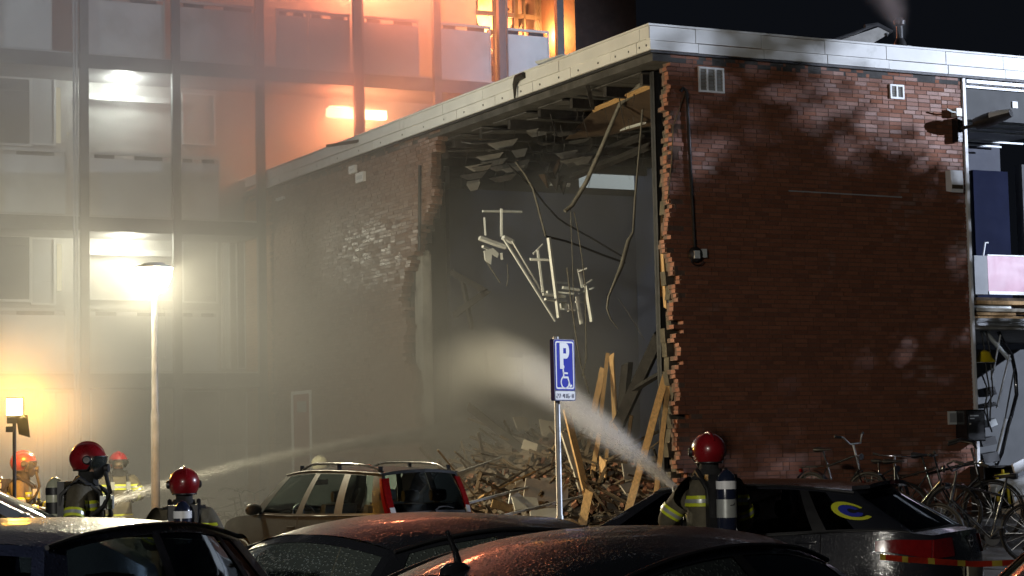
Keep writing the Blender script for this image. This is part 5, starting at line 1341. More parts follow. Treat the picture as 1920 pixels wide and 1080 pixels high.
# number on the plate: 27-416-H
SEG = {'2': [((0, 1), (1, 1)), ((1, 1), (1, .5)), ((1, .5), (0, .5)), ((0, .5), (0, 0)), ((0, 0), (1, 0))], '7': [((0, 1), (1, 1)), ((1, 1), (.5, 0))], '-': [((0.1, .5), (.9, .5))],
       '4': [((.2, 1), (0, .4)), ((0, .4), (1, .4)), ((.8, 1), (.8, 0))], '1': [((.5, 1), (.5, 0))], '6': [((1, 1), (0, 1)), ((0, 1), (0, 0)), ((0, 0), (1, 0)), ((1, 0), (1, .5)), ((1, .5), (0, .5))], 'H': [((0, 0), (0, 1)), ((1, 0), (1, 1)), ((0, .5), (1, .5))], 'T': [((0, 1), (1, 1)), ((.5, 1), (.5, 0))]}
mb = MB(); x = -0.135; zc0 = zp + 0.028; zh = (zb_ - zp) - 0.062
for ch in '27-416-H':
    w_ = 0.022
    for (a, b2) in SEG[ch]: mb.beam((x + a[0] * w_, FZ - 0.0035, zc0 + a[1] * zh), (x + b2[0] * w_, FZ - 0.0035, zc0 + b2[1] * zh), 0.007, 0.003)
    x += 0.0345
mb.build('number', M['signedge'], sg)
mb = MB(); mb.box(-0.05, 0.05, -0.059, 0.036, zt - 0.1, zt - 0.06); mb.box(-0.05, 0.05, -0.059, 0.036, zp + 0.06, zp + 0.1); mb.build('clamp', M['steel'], sg)
# ------------------------------------------------------------------ street lamp
base = Vector((LAMP_HEAD.x, LAMP_HEAD.y, 0)); bp = P(292, 950, 27.8)
t = thing('street_lamp', 'lit post top street lamp on a pale stepped pole beside the firefighters', 'street lamp', Vector((bp.x, bp.y, 0)))
hx = LAMP_HEAD - Vector((bp.x, bp.y, 0))
def along(z): return Vector((hx.x * z / hx.z * 0.0, hx.y * z / hx.z * 0.0, z))
zj = P(288, 775, 27.8).z; ztop = LAMP_HEAD.z - 0.12
mb = MB(); mb.tube([(0, 0, 0), (0, 0, zj), (0, 0, zj + 0.03), (0, 0, ztop)], [0.062, 0.060, 0.048, 0.036], 16); mb.build('pole', M['lamppole'], t, 30)
mb = MB(); mb.box(-0.03, 0.03, -0.066, -0.05, 0.5, 0.8); mb.build('pole_hatch', M['steel'], t)
mb = MB(); mb.lathe([(0.05, ztop - 0.04), (0.12, ztop + 0.0), (0.19, ztop + 0.09), (0.235, ztop + 0.20), (0.25, ztop + 0.30), (0, ztop + 0.31)], 24); mb.build('glowing_bowl', M['lampglow'], t, 40)
mb = MB(); mb.lathe([(0.255, ztop + 0.315), (0.24, ztop + 0.34), (0.12, ztop + 0.39), (0, ztop + 0.40)], 24); mb.build('canopy', M['palesteel'], t, 40)
# ------------------------------------------------------------------ work light
w0 = Vector((WORK_HEAD.x, WORK_HEAD.y, 0))
t = thing('work_light', 'lit yellow work light on a stand with an open black flap, at the left edge', 'work light', w0)
z = WORK_HEAD.z
mb = MB(); mb.box(-0.085, 0.085, -0.03, 0.03, z - 0.10, z + 0.09); mb.build('glowing_lamp', M['workglow'], t)
mb = MB(); mb.box(-0.10, 0.10, 0.031, 0.07, z - 0.12, z + 0.11); mb.box(-0.075, 0.06, -0.06, 0.04, z - 0.20, z - 0.125); mb.build('lamp_housing', M['darksteel'], t)
mb = MB(); mb.box(-0.09, 0.0, -0.05, 0.05, z - 0.30, z - 0.235); mb.tube([(0, 0, 0.3), (0, 0, z - 0.2)], 0.022, 10); mb.build('stand_pole', M['darksteel'], t, 40)
mb = MB(); mb.hexa([(0.075, -0.10, z - 0.33), (0.215, -0.14, z - 0.37), (0.215, -0.125, z - 0.37), (0.075, -0.085, z - 0.33), (0.03, -0.06, z - 0.105), (0.175, -0.10, z - 0.105), (0.175, -0.085, z - 0.105), (0.03, -0.045, z - 0.105)])
mb.build('barn_door', M['black'], t)
mb = MB(); mb.box(0.09, 0.125, -0.103, -0.09, z - 0.14, z - 0.125); mb.build('sticker', M['palesteel'], t)
for k in range(3):
    a = 2 * pi * k / 3; mb = MB(); mb.tube([(0, 0, 0.7), (0.5 * math.cos(a), 0.5 * math.sin(a), 0.02)], 0.014, 6); mb.build('stand_leg', M['darksteel'], t)
# ------------------------------------------------------------------ bicycles
def bicycle(label, loc, heading, s=1.0, bars='flat', tilt=0.0, steer=0.0, col='blackgloss', basket=False, group='bicycles parked against the brick facade'):
    t = thing('bicycle', label, 'bicycle', loc, heading, group); t.scale = (s,) * 3; t.rotation_euler = (tilt, 0, heading)
    wr = 0.345; F = Vector((0.56, 0, wr)); B = Vector((-0.52, 0, wr)); bb = Vector((-0.06, 0, 0.29)); st = Vector((-0.22, 0, 0.86)); hd = Vector((0.36, 0, 0.92)); hd2 = Vector((0.40, 0, 0.74))
    def wheel(c, ang=0.0):
        mb = MB(); ca, sa = math.cos(ang), math.sin(ang)
        mb.tube([c + Vector((ca * wr * math.cos(a), sa * wr * math.cos(a), wr * math.sin(a))) for a in [2 * pi * i / 32 for i in range(33)]], 0.019, 6, cap=False); w = mb.build('wheel', M['rubber'], t, 60)
        mb = MB(); mb.tube([c + Vector((ca * (wr - .03) * math.cos(a), sa * (wr - .03) * math.cos(a), (wr - .03) * math.sin(a))) for a in [2 * pi * i / 32 for i in range(33)]], 0.010, 5, cap=False)
        mb.lathe([(0.02, -0.04), (0.025, 0), (0.02, 0.04)], 8, c, 0, 'y')
        mb.build('rim', M['darksteel'], w, 60)
        mb = MB()
        for i in range(18):
            a = 2 * pi * i / 18; k = 0.03 if i % 2 else -0.03
            mb.tube([c + Vector((0, k, 0)), c + Vector((ca * (wr - .03) * math.cos(a), sa * (wr - .03) * math.cos(a), (wr - .03) * math.sin(a)))], 0.0022, 3)
        mb.build('spokes', M['rim'], w, kind='stuff')
        mb = MB(); mb.grid(lambda a, b: c + Vector(((wr + 0.045) * math.cos(lerp(R(25), R(185), a)) * ca, (b - 0.5) * 0.055, (wr + 0.045) * math.sin(lerp(R(25), R(185), a)))), 14, 2); mb.build('mudguard', M[col], t, 60)
    wheel(F, steer); wheel(B)
    mb = MB()
    for a, b, r in ((bb, st, .016), (st + Vector((.02, 0, -.08)), hd, .016), (bb, hd2, .019), (bb, B, .011), (st + Vector((.01, 0, -.1)), B, .010), (hd, hd2, .02)): mb.tube([a, b], r, 8)
    mb.build('frame', M[col], t, 60)
    mb = MB(); 
    for k in (1, -1): mb.tube([hd2 + Vector((0, .04 * k, -.02)), F + Vector((-.02, .05 * k, .1)), F + Vector((0, .05 * k, 0))], 0.011, 6)
    mb.build('fork', M[col], t, 60)
    q = st + (st - bb).normalized() * 0.13
    mb = MB(); mb.tube([st, q], 0.013, 6); mb.build('seat_post', M['darksteel'], t, 60)
    mb = MB(); mb.lathe([(0.012, 0.16), (0.025, 0.12), (0.045, 0.0), (0.085, -0.08), (0.075, -0.12), (0, -0.13)], 12, q + Vector((0, 0, 0.02)), 0, 'x', 1.0, 0.45); mb.build('saddle', M['black'], t, 60)
    top = hd + (hd - hd2).normalized() * 0.16
    mb = MB(); mb.tube([hd, top], 0.014, 6)
    ca, sa = math.cos(steer), math.sin(steer)
    def H(x, y, z): return top + Vector((ca * x - sa * y, sa * x + ca * y, z))
    if bars == 'flat': pts = [H(-.03, -.30, .02), H(0, -.2, .0), H(.05, 0, 0), H(0, .2, 0), H(-.03, .30, .02)]
    elif bars == 'bmx': pts = [H(-.05, -.33, .12), H(.0, -.22, .10), H(.03, -.12, 0), H(.04, .12, 0), H(0, .22, .10), H(-.05, .33, .12)]
    else: pts = [H(-.26, -.27, .06), H(-.12, -.27, .10), H(.02, -.18, .07), H(.06, 0, 0), H(.02, .18, .07), H(-.12, .27, .10), H(-.26, .27, .06)]
    mb.tube(pts, 0.012, 8); mb.build('handlebar', M['steel'] if bars == 'bmx' else M['chrome'] if bars == 'flat' else M['black'], t, 60)
    for i, j in ((0, 1), (-1, -2)):
        mb = MB(); mb.tube([pts[i] + (pts[i] - pts[j]) * 0.05, pts[i].lerp(pts[j], 0.75)], 0.018, 8); mb.build('grip', M['rubber'], t, 60)
    mb = MB(); mb.lathe([(0, -0.02), (0.09, -0.02), (0.09, 0.0), (0, 0.0)], 16, bb + Vector((0, -.05, 0)), 0, 'y'); mb.tube([bb + Vector((0, -.08, 0)), bb + Vector((.12, -.08, -.12))], .011, 6); mb.tube([bb + Vector((0, .08, 0)), bb + Vector((-.12, .08, .12))], .011, 6)
    for (dx, k, dz) in ((.12, -.11, -.12), (-.12, .11, .12)): mb.obox(bb + Vector((dx, k, dz)), (.045, 0, 0), (0, .035, 0), (0, 0, .012))
    mb.build('crank', M['darksteel'], t, 40)
    mb = MB()
    for y in (.06, -.06): mb.tube([B + Vector((-.16, y, .43)), B + Vector((.2, y, .43))], .006, 5); mb.tube([B + Vector((-.1, y, .43)), B + Vector((0, y, .02))], .006, 5)
    for x in (-.14, -.02, .1): mb.tube([B + Vector((x, -.06, .43)), B + Vector((x, .06, .43))], .006, 5)
    mb.build('carrier', M['darksteel'], t, 60)
    mb = MB(); mb.lathe([(0, .0), (.028, .0), (.03, .03), (0, .035)], 10, B + Vector((-.21, 0, .38)), 0, 'x'); mb.build('rear_lamp', M['taillight'], t, 60)
    mb = MB(); mb.lathe([(0, .0), (.045, .0), (.03, -.05), (0, -.06)], 12, hd + Vector((.1, 0, -.02)), 0, 'x'); mb.build('head_lamp', M['chrome'], t, 60)
    return t
def bike_at(px, py, d, zloc):    # origin on the paving below a pixel
    w = P(px, py, d); return Vector((w.x, w.y, pave_z(toL(w).y)))
up_ = math.atan2(EV.y, EV.x)
bicycle('bicycle with raised chrome handlebars, leftmost at the brick facade', bike_at(1576, 868, 27.4, 0), up_ + R(188), 1.0, 'bmx', R(4), R(12))
bicycle('bicycle with low straight bars at the brick facade, second from the left', bike_at(1650, 880, 27.0, 0), up_ + R(165), 0.92, 'flat', R(-5), R(-25))
bicycle('bicycle with a straight bar and red grip in the middle of the row', bike_at(1712, 868, 26.6, 0), up_ + R(205), 1.0, 'flat', R(3), R(20))
bicycle('tall black roadster bicycle with swept handlebars below the black cabinet', bike_at(1768, 858, 26.6, 0), up_ + R(222), 1.10, 'swept', R(-3), R(10))
bicycle('black bicycle nearest the camera with its rear wheel on the paving edge', bike_at(1846, 940, 25.2, 0) , up_ + R(40), 1.05, 'swept', R(4), R(-20), group='bicycles parked against the brick facade')
for i, (px, d, rz) in enumerate(((415, 37.5, 20), (455, 37.0, 60), (545, 36.5, 35))):
    w = P(px, 900, d); bicycle(('hazy bicycle standing in the smoke right of the lamp post, leftmost of three', 'hazy bicycle standing in the smoke before the entrance doors, middle of three', 'hazy bicycle standing in the smoke before the red side door')[i], Vector((w.x, w.y, 0.0)), R(rz), 1.0, 'swept', 0, R(20), 'darksteel', group='bicycles half lost in the smoke')
# ------------------------------------------------------------------ barrier tape
pts = [P(x, y, d) for x, y, d in ((1650, 1044, 13.7), (1700, 1049, 13.8), (1760, 1053, 14.0), (1830, 1058, 14.3), (1920, 1054, 14.6), (2010, 1040, 16))]
mb = MB()
N_ = 24
def tp(s):
    k = s * (len(pts) - 1); i = min(int(k), len(pts) - 2); return pts[i].lerp(pts[i + 1], k - i)
for i in range(N_):
    a, b = tp(i / N_), tp((i + 1) / N_); tw = 0.3 * math.sin(i * 0.9)
    tw2 = 0.3 * math.sin((i + 1) * 0.9)
    h1 = Vector((0, 0.015 * tw, 0.02)); h2 = Vector((0, 0.015 * tw2, 0.02))
    mb.add([a - h1, b - h2, b + h2, a + h1], [(0, 1, 2, 3)], 1 if i % 4 == 0 else 0)
tag(mb.build('barrier_tape', [pm('tape_red', (0.30, 0.022, 0.008), 0.4, 0, 0.1), pm('tape_pale', (0.38, 0.28, 0.04), 0.4, 0, 0.1)]), 'red and pale yellow barrier tape stretched behind the black saloon', 'tape')
# ------------------------------------------------------------------ things in the right-hand bay
p0 = onV(1854, 552, 0.7); p1 = onV(1960, 483, 0.7)
t = inF(thing('pink_panel', 'dirty pink panel standing with a grey crate side on the upper floor edge', 'panel'), p0.x, 0.7, p0.z)
w, hh = p1.x - p0.x, p1.z - p0.z
mb = MB(); mb.box(0, w, 0, 0.03, 0.05, hh); mb.build('board', pm('pink_board', (0.40, 0.16, 0.23), 0.4, 0, 0.15, 2, dirt=((0.36, 0.26, 0.30), 0.55)), t)
mb = MB(); mb.box(0, w, -0.015, 0.0, 0.0, 0.05); mb.build('edge_trim', M['white'], t)
mb = MB(); mb.box(0, w, -0.01, 0.032, hh + 0.001, hh + 0.02); mb.build('edge_trim', M['white'], t)
mb = MB(); mb.box(-0.26, -0.005, 0.0, 0.4, 0.0, hh); mb.build('side_board', M['greywall'], t)
mb = MB(); a = onV(1843, 482, 0.9); b = onV(1847, 455, 0.9); mb.tube([a, b, b + Vector((0.06, 0, 0.0))], 0.016, 8); tag(inF(mb.build('pale_handle', M['white'], smooth=50)), 'thin pale pipe with a bent top behind the pink panel', 'pipe')
zf = onV(1850, 597, 0).z
for i, (y0, x0, x1, m, dp, hh) in enumerate(((592, 1832, 1990, 'timber', 0.10, 0.05), (585, 1834, 1908, 'timber', 0.06, 0.045), (578, 1832, 1960, 'board', 0.02, 0.05), (571, 1834, 1904, 'palesteel', 0.12, 0.045), (563, 1834, 1990, 'timber', 0.05, 0.055), (556, 1836, 1950, 'oldtimber', 0.10, 0.05))):
    a = onV(x0, y0, 0.1).x; b = onV(x1, y0, 0.1).x
    mb = MB(); mb.box(0, b - a, 0, 0.5, 0, hh)
    tag(inF(mb.build('plank', M[m]), a, 0.08 + dp, zf + 0.004 + i * 0.056), ('lowest plank of the stack on the right bay floor edge', 'second plank from the bottom of the stack on the right bay floor edge', 'third plank from the bottom of the stack on the right bay floor edge', 'white strip in the middle of the plank stack in the right bay', 'upper plank of the stack under the pink panel', 'topmost dark plank of the stack under the pink panel')[i], 'plank', 'planks stacked on the right bay floor edge')
# bent metal frame hanging from the upper floor
t = inF(thing('bent_railing', 'bent black railing with bright bars hanging below the upper floor of the right bay', 'railing'), 0, 0, 0)
def pv_(x, y, v): return onV(x, y, v)
mb = MB(); mb.tube([pv_(x, y, 0.5) for x, y in ((1868, 612), (1880, 640), (1897, 665), (1904, 700), (1906, 740), (1896, 780), (1884, 815), (1878, 850), (1868, 872))], 0.03, 8); mb.build('hand_rail', M['blackgloss'], t, 60)
for (a, b, r, m) in (((1876, 628), (1859, 712), .016, 'steel'), ((1893, 665), (1869, 765), .016, 'steel'), ((1902, 690), (1882, 800), .012, 'darksteel'), ((1886, 785), (1866, 868), .03, 'steel'), ((1896, 780), (1880, 850), .016, 'darksteel'), ((1846, 620), (1893, 675), .035, 'palesteel')):
    mb = MB(); mb.tube([pv_(*a, 0.42), pv_(*b, 0.5)], r, 8); mb.build('bar', M[m], t, 60)
for pts_ in (((1838, 612), (1845, 650), (1850, 700), (1858, 745), (1856, 790)), ((1845, 600), (1856, 660), (1862, 740), (1850, 760), (1854, 800)), ((1840, 700), (1852, 730), (1846, 770), (1860, 810))):
    mb = MB(); mb.tube([pv_(x, y, 0.35) for x, y in pts_], 0.012, 6); mb.build('hanging_cable', M['black'], t, 60)
for (x, y, w_, h_2, m) in ((1850, 735, .22, .12, 'darksteel'), (1856, 793, .13, .10, 'palesteel'), (1850, 760, .25, .06, 'black'), (1848, 828, .28, .12, 'black'), (1852, 858, .3, .14, 'black')):
    mb = MB(); c = pv_(x, y, 0.55); mb.obox(c, (w_ / 2, 0, 0.02), (0.03, 0.12, 0), (-0.02, 0, h_2 / 2)); mb.build('twisted_plate', M[m], t)
p = onV(1846, 672, 0.3)
mb = MB(); mb.lathe([(0.0, 0.16), (0.09, 0.13), (0.13, 0.03), (0.19, -0.03), (0.0, -0.035)], 18, (0, 0, 0), 0, 'z', 1.0, 0.8)
tag(inF(mb.build('yellow_lamp_shade', pm('yellow_plastic', (0.62, 0.46, 0.01), 0.4, 0, 0.1), smooth=40), p.x, 0.3, p.z - 0.03), 'yellow dome shaped shade among the cables under the upper floor', 'lamp shade')
# dark cupboard and white debris at the foot of the bay
a = onV(1848, 985, -0.3); b = onV(1908, 876, -0.3)
t = inF(thing('cupboard', 'dark open cupboard behind the bicycles at the foot of the right bay', 'cupboard'), a.x, -0.3, 0.66)
w = b.x - a.x; hh = b.z - 0.66
mb = MB(); mb.box(0, w, 0.5, 0.53, 0, hh); mb.box(0, 0.03, 0, 0.5, 0, hh); mb.box(w - 0.03, w, 0, 0.5, 0, hh); mb.box(-0.01, w + 0.01, -0.02, 0.53, hh + 0.001, hh + 0.03); mb.build('carcass', M['charred'], t)
mb = MB(); mb.box(0.031, w - 0.031, 0.02, 0.5, hh * 0.45, hh * 0.45 + 0.025); mb.build('shelf', M['oldtimber'], t)
t = inF(thing('yellow_trestle', 'small yellow metal trestle in front of the dark cupboard', 'trestle'), 0, 0, 0)
ym = pm('yellow_paint', (0.6, 0.48, 0.01), 0.4, 0, 0.1)
for (a, b) in (((1880, 880), (1881, 905)), ((1888, 890), (1893, 945)), ((1870, 895), (1872, 940)), ((1866, 893), (1892, 889))):
    mb = MB(); mb.tube([onV(*a, -0.4), onV(*b, -0.4)], 0.022, 8); mb.build('bar', ym, t, 60)
for i, (x0, y0, x1, y1, m, w_, lb) in enumerate(((1855, 907, 1960, 893, 'white', .10, 'long white board lying across the dark cupboard'), (1858, 925, 1875, 905, 'palesteel', .14, 'short pale board leaning in front of the dark cupboard'), (1900, 880, 1960, 850, 'white', .16, 'white splintered board leaning at the right edge behind the cupboard'), (1898, 925, 1960, 905, 'whitewall', .30, 'bright white slab of plaster at the right edge'))):
    mb = MB(); mb.beam(onV(x0, y0, -0.45), onV(x1, y1, -0.42), 0.035, w_); tag(inF(mb.build('loose_board', M[m])), lb, 'board', 'white boards at the foot of the right bay')
for i, (x0, y0, x1, y1) in enumerate(((1895, 968, 1990, 1060), (1930, 930, 1990, 966))):
    a = onV(x0, y1, -0.9); b = onV(x1, y0, -0.9)
    mb = MB(); mb.prism([(0, 0), (b.x - a.x, 0), (b.x - a.x, b.z - 0.60), (0.1, b.z - 0.63), (0.02, (b.z - .60) * 0.6)], 'y', 0, 0.35)
    tag(inF(mb.build('white_block', M['whitewall']), a.x, -0.9, 0.60), ('large pale broken block standing on the paving at the right edge', 'smaller pale block behind the large one at the right edge')[i], 'block', 'pale blocks on the paving')
mb = MB()
for k in range(60):
    u = RND.uniform(5.6, 8.5); v = RND.uniform(-1.3, -0.2); s_ = RND.uniform(0.03, 0.12)
    mb.obox((u, v, pave_z(v) + s_ * 0.35), Vector((s_, RND.uniform(-.03, .03), RND.uniform(-.03, .03))), Vector((RND.uniform(-.03, .03), s_ * .7, 0)), Vector((0, 0, s_ * .4)))
mb.build('debris_scatter', M['board'], kind='stuff'); inF(bpy.data.objects['debris_scatter'])
# ------------------------------------------------------------------ tree outside the frame that shades the brick facade from the right floodlight
tr = thing('tree', 'broadleaf tree standing on the pavement to the right of the building', 'tree'); inF(tr, 11.7, -7.0, 0)
rg = random.Random(21)
mb = MB(); mb.tube([(0, 0, 0), (0.05, 0.02, 1.5), (0.0, 0.08, 3.0), (0.1, 0.0, 4.6), (0.05, 0.05, 6.6)], [0.17, 0.14, 0.12, 0.08, 0.03], 10); mb.build('trunk', M['oldtimber'], tr, 60)
limbs = []
for k in range(13):
    z = 2.6 + k * 0.33; a = k * 2.4; ln = rg.uniform(1.0, 1.7) * (1 if z < 5.5 else 0.6)
    e = Vector((math.cos(a) * ln, math.sin(a) * ln, z + rg.uniform(0.5, 1.1)))
    mb = MB(); mb.tube([(0.03, 0.03, z), e * 0.5 + Vector((0, 0, z * 0.5 + 0.1)), e], [0.05, 0.035, 0.012], 6); mb.build('limb', M['oldtimber'], tr, 60); limbs.append(e)
mb = MB()
def clump(c, r, n):
    for _ in range(n):
        p = Vector((rg.gauss(0, 1), rg.gauss(0, 1), rg.gauss(0, 0.8))) * r * 0.55 + Vector(c)
        a = Vector((rg.uniform(-1, 1), rg.uniform(-1, 1), rg.uniform(-1, 1))).normalized(); b = a.orthogonal().normalized(); s_ = rg.uniform(0.05, 0.09)
        mb.add([p - a * s_, p + b * s_ * 0.5, p + a * s_, p - b * s_ * 0.5], [(0, 1, 2, 3)])
for i in range(110):
    z = rg.uniform(2.3, 7.0); rr = 2.1 if z < 5.6 else max(0.35, 1.9 - (z - 5.6) * 1.0)
    a = rg.uniform(0, 2 * pi); d = rr * math.sqrt(rg.random())
    clump((math.cos(a) * d, math.sin(a) * d, z), 0.42, 170)
for e in limbs: clump(e, 0.35, 90)
for k in range(9): clump((-0.3 + rg.uniform(-.35, .35), rg.uniform(-.3, .3), 6.7 + k * 0.17), 0.36, 120)
mb.build('crown', pm('leaf', (0.05, 0.085, 0.025), 0.6, 0, 0.4, 5), tr, kind='stuff')
# ------------------------------------------------------------------ rubble heap spilling out of the hole
from mathutils import noise as mnoise
def heap(u, v):
    return max(0.0, 1.75 * math.exp(-((u - 0.7) / 2.1) ** 2 - ((v - 4.3) / 3.2) ** 2) + 0.35 * math.exp(-((u + 1.2) / 1.6) ** 2 - ((v - 3.5) / 4) ** 2) + 0.55 * math.exp(-((u - 0.8) / 1.5) ** 2 - ((v - 0.9) / 1.4) ** 2)
               + 0.22 * mnoise.noise(Vector((u * 1.3, v * 1.3, 3))) + 0.10 * mnoise.noise(Vector((u * 4, v * 4, 8))))
mb = MB(); mb.grid(lambda a, b: (lerp(-3.8, 5.2, a), lerp(-1.6, 9.6, b), heap(lerp(-3.8, 5.2, a), lerp(-1.6, 9.6, b)) * min(1, 8 * min(a, 1 - a, b, 1 - b)) - 0.02), 90, 110)
inF(mb.build('rubble', M['rubble'], kind='stuff'))
mb = MB(); mb2 = MB(); mb3 = MB(); rg = random.Random(5)
def rv(s): return Vector((rg.uniform(-1, 1), rg.uniform(-1, 1), rg.uniform(-1, 1))) * s
for k in range(3600):
    u = rg.gauss(0.2, 1.7); v = rg.gauss(3.8, 2.6)
    if v < -1.4 or v > 9.3 or u > 5 or u < -3.6: continue
    z = heap(u, v); s_ = rg.choice((0.02, 0.03, 0.04, 0.05, 0.06, 0.1))
    a = rv(1).normalized(); b = a.orthogonal().normalized(); c = a.cross(b)
    t_ = rg.random()
    if t_ < 0.34: mb.obox((u, v, z + s_ * 0.3), a * s_, b * s_ * rg.uniform(.3, .8), c * s_ * rg.uniform(.3, .8))
    elif t_ < 0.60: mb2.obox((u, v, z + s_ * 0.3), a * 0.1 * rg.uniform(.4, 1), b * 0.05, c * 0.026)
    else:
        a = Vector((rg.uniform(-1, 1), rg.uniform(-1, 1), rg.uniform(-.35, .5))).normalized(); ln = rg.uniform(0.12, 0.6) * (1.9 if rg.random() < 0.15 else 1.0)
        mb3.beam(Vector((u, v, z + .03)) - a * ln, Vector((u, v, z + .06)) + a * ln, rg.uniform(.02, .06), rg.uniform(.012, .03), rg.uniform(0, 3))
inF(mb.build('broken_rubble', M['rubble'], kind='stuff')); inF(mb2.build('broken_brick_rubble', M['brickrub'], kind='stuff')); inF(mb3.build('splinter_debris', M['oldtimber'], kind='stuff'))
def lv(x, y, v): return onV(x, y, v)
def timber(x0, y0, x1, y1, v0, v1, w, th, m, name, label, cat, group=None, roll=0.4):
    a = lv(x0, y0, v0); b = lv(x1, y1, v1)
    # jagged far end: a slightly skewed, split prism
    n = (b - a).normalized(); ref = Vector((0, 0, 1)) if abs(n.z) < 0.95 else Vector((1, 0, 0))
    x = n.cross(ref).normalized(); y = x.cross(n).normalized(); x, y = x * math.cos(roll) + y * math.sin(roll), y * math.cos(roll) - x * math.sin(roll)
    mbx = MB(); k = 7; ln = (b - a).length; pts = []
    for i in range(k + 1):
        c = a.lerp(b, i / k) + x * RND.uniform(-.004, .004)
        for (sx, sy) in ((-1, -1), (1, -1), (1, 1), (-1, 1)):
            j = n * (RND.uniform(-.09, .09) if i in (0, k) else 0)
            pts.append(c + x * sx * w / 2 * RND.uniform(.94, 1.04) + y * sy * th / 2 + j)
    fs = [(0, 1, 2, 3), tuple(4 * k + q for q in (3, 2, 1, 0))]
    for i in range(k):
        for q in range(4): fs.append((4 * i + q, 4 * i + 4 + q, 4 * i + 4 + (q + 1) % 4, 4 * i + (q + 1) % 4))
    org = b if b.z < a.z else a
    mbx.add([p - org for p in pts], fs)
    return tag(inF(mbx.build(name, M[m]), org.x, org.y, org.z), label, cat, group)
GP = 'split planks standing in the hole'
for (x0, y0, x1, y1, v0, v1, w, th, m, lb) in (
    (1147, 667, 1158, 885, 3.2, 3.0, .085, .03, 'timber', 'tallest upright yellow plank, behind the water jet'),
    (1139, 668, 1112, 900, 3.3, 2.6, .06, .04, 'timber', 'yellow plank crossing just left of the tallest upright plank'),
    (1131, 690, 1114, 770, 3.4, 3.3, .10, .03, 'timber', 'short broad plank end left of the tallest upright plank'),
    (1060, 763, 1108, 958, 2.2, 1.2, .11, .035, 'timber', 'long yellow plank slanting down to the right beside the sign pole'),
    (1055, 805, 1100, 945, 2.3, 1.4, .12, .03, 'board', 'pale plank lying against the long slanting plank by the sign pole'),
    (1104, 925, 1091, 985, 0.9, 0.7, .12, .03, 'timber', 'short pale plank foot leaning left at the bottom right of the sign pole'),
    (1131, 858, 1129, 972, 1.6, 1.4, .13, .03, 'timber', 'broad upright plank standing on the ground right of the sign'),
    (1128, 790, 1104, 925, 2.4, 1.8, .07, .03, 'timber', 'plank leaning left in the middle of the split planks'),
    (1118, 775, 1092, 880, 3.0, 2.7, .06, .03, 'oldtimber', 'dull plank half hidden in the spray right of the sign'),
    (1145, 790, 1132, 905, 2.8, 2.2, .05, .03, 'timber', 'narrow upright plank below the water jet'),
    (1248, 704, 1171, 984, 0.5, -0.6, .10, .035, 'timber', 'long yellow plank leaning against the brick corner, left of its pair'),
    (1253, 715, 1226, 964, 0.4, -0.2, .07, .035, 'timber', 'long yellow plank leaning against the brick corner, right of its pair'),
    (1240, 408, 1236, 560, 0.6, 0.6, .05, .04, 'timber', 'thin upright lath beside the broken brick edge, left of its pair'),
    (1241, 450, 1248, 568, 0.5, 0.5, .05, .04, 'timber', 'thin upright lath beside the broken brick edge, right of its pair'),
    (957, 976, 1082, 979, 0.2, 0.0, .10, .06, 'timber', 'yellow plank lying flat on the ground left of the sign pole'),
    (1100, 905, 1150, 975, 1.2, 0.9, .06, .04, 'oldtimber', 'short dark broken plank under the upright planks'),
    (1145, 972, 1190, 958, 0.3, 0.2, .07, .04, 'oldtimber', 'dark plank on the ground between the upright planks and the leaning pair')):
    timber(x0, y0, x1, y1, v0, v1, w, th, m, 'plank', lb, 'plank', GP, 0.3)
timber(1238, 628, 1158, 800, 1.8, 2.6, .20, .16, 'charred', 'charred_beam', 'thick charred beam leaning inside the hole beside the brick corner', 'beam')
timber(1176, 682, 1166, 780, 3.0, 3.0, .13, .12, 'charred', 'charred_post', 'short charred round topped post behind the charred beam', 'post')
timber(1190, 730, 1240, 700, 2.2, 1.6, .07, .06, 'charred', 'charred_beam', 'thin charred crosspiece behind the thick charred beam', 'beam')
timber(878, 762, 992, 852, 4.8, 3.6, .12, .12, 'charred', 'charred_beam', 'dark beam sticking up to the left out of the rubble heap', 'beam')
timber(847, 511, 911, 547, 7.4, 6.4, .13, .10, 'charred', 'charred_beam', 'dark upper beam of a broken corner hanging in the left of the hole', 'beam')
timber(911, 547, 856, 588, 6.4, 7.2, .13, .10, 'charred', 'charred_beam', 'dark lower beam of a broken corner hanging in the left of the hole', 'beam')
timber(866, 519, 884, 612, 7.2, 6.8, .07, .06, 'charred', 'charred_beam', 'thin dark upright behind the broken corner in the left of the hole', 'beam')
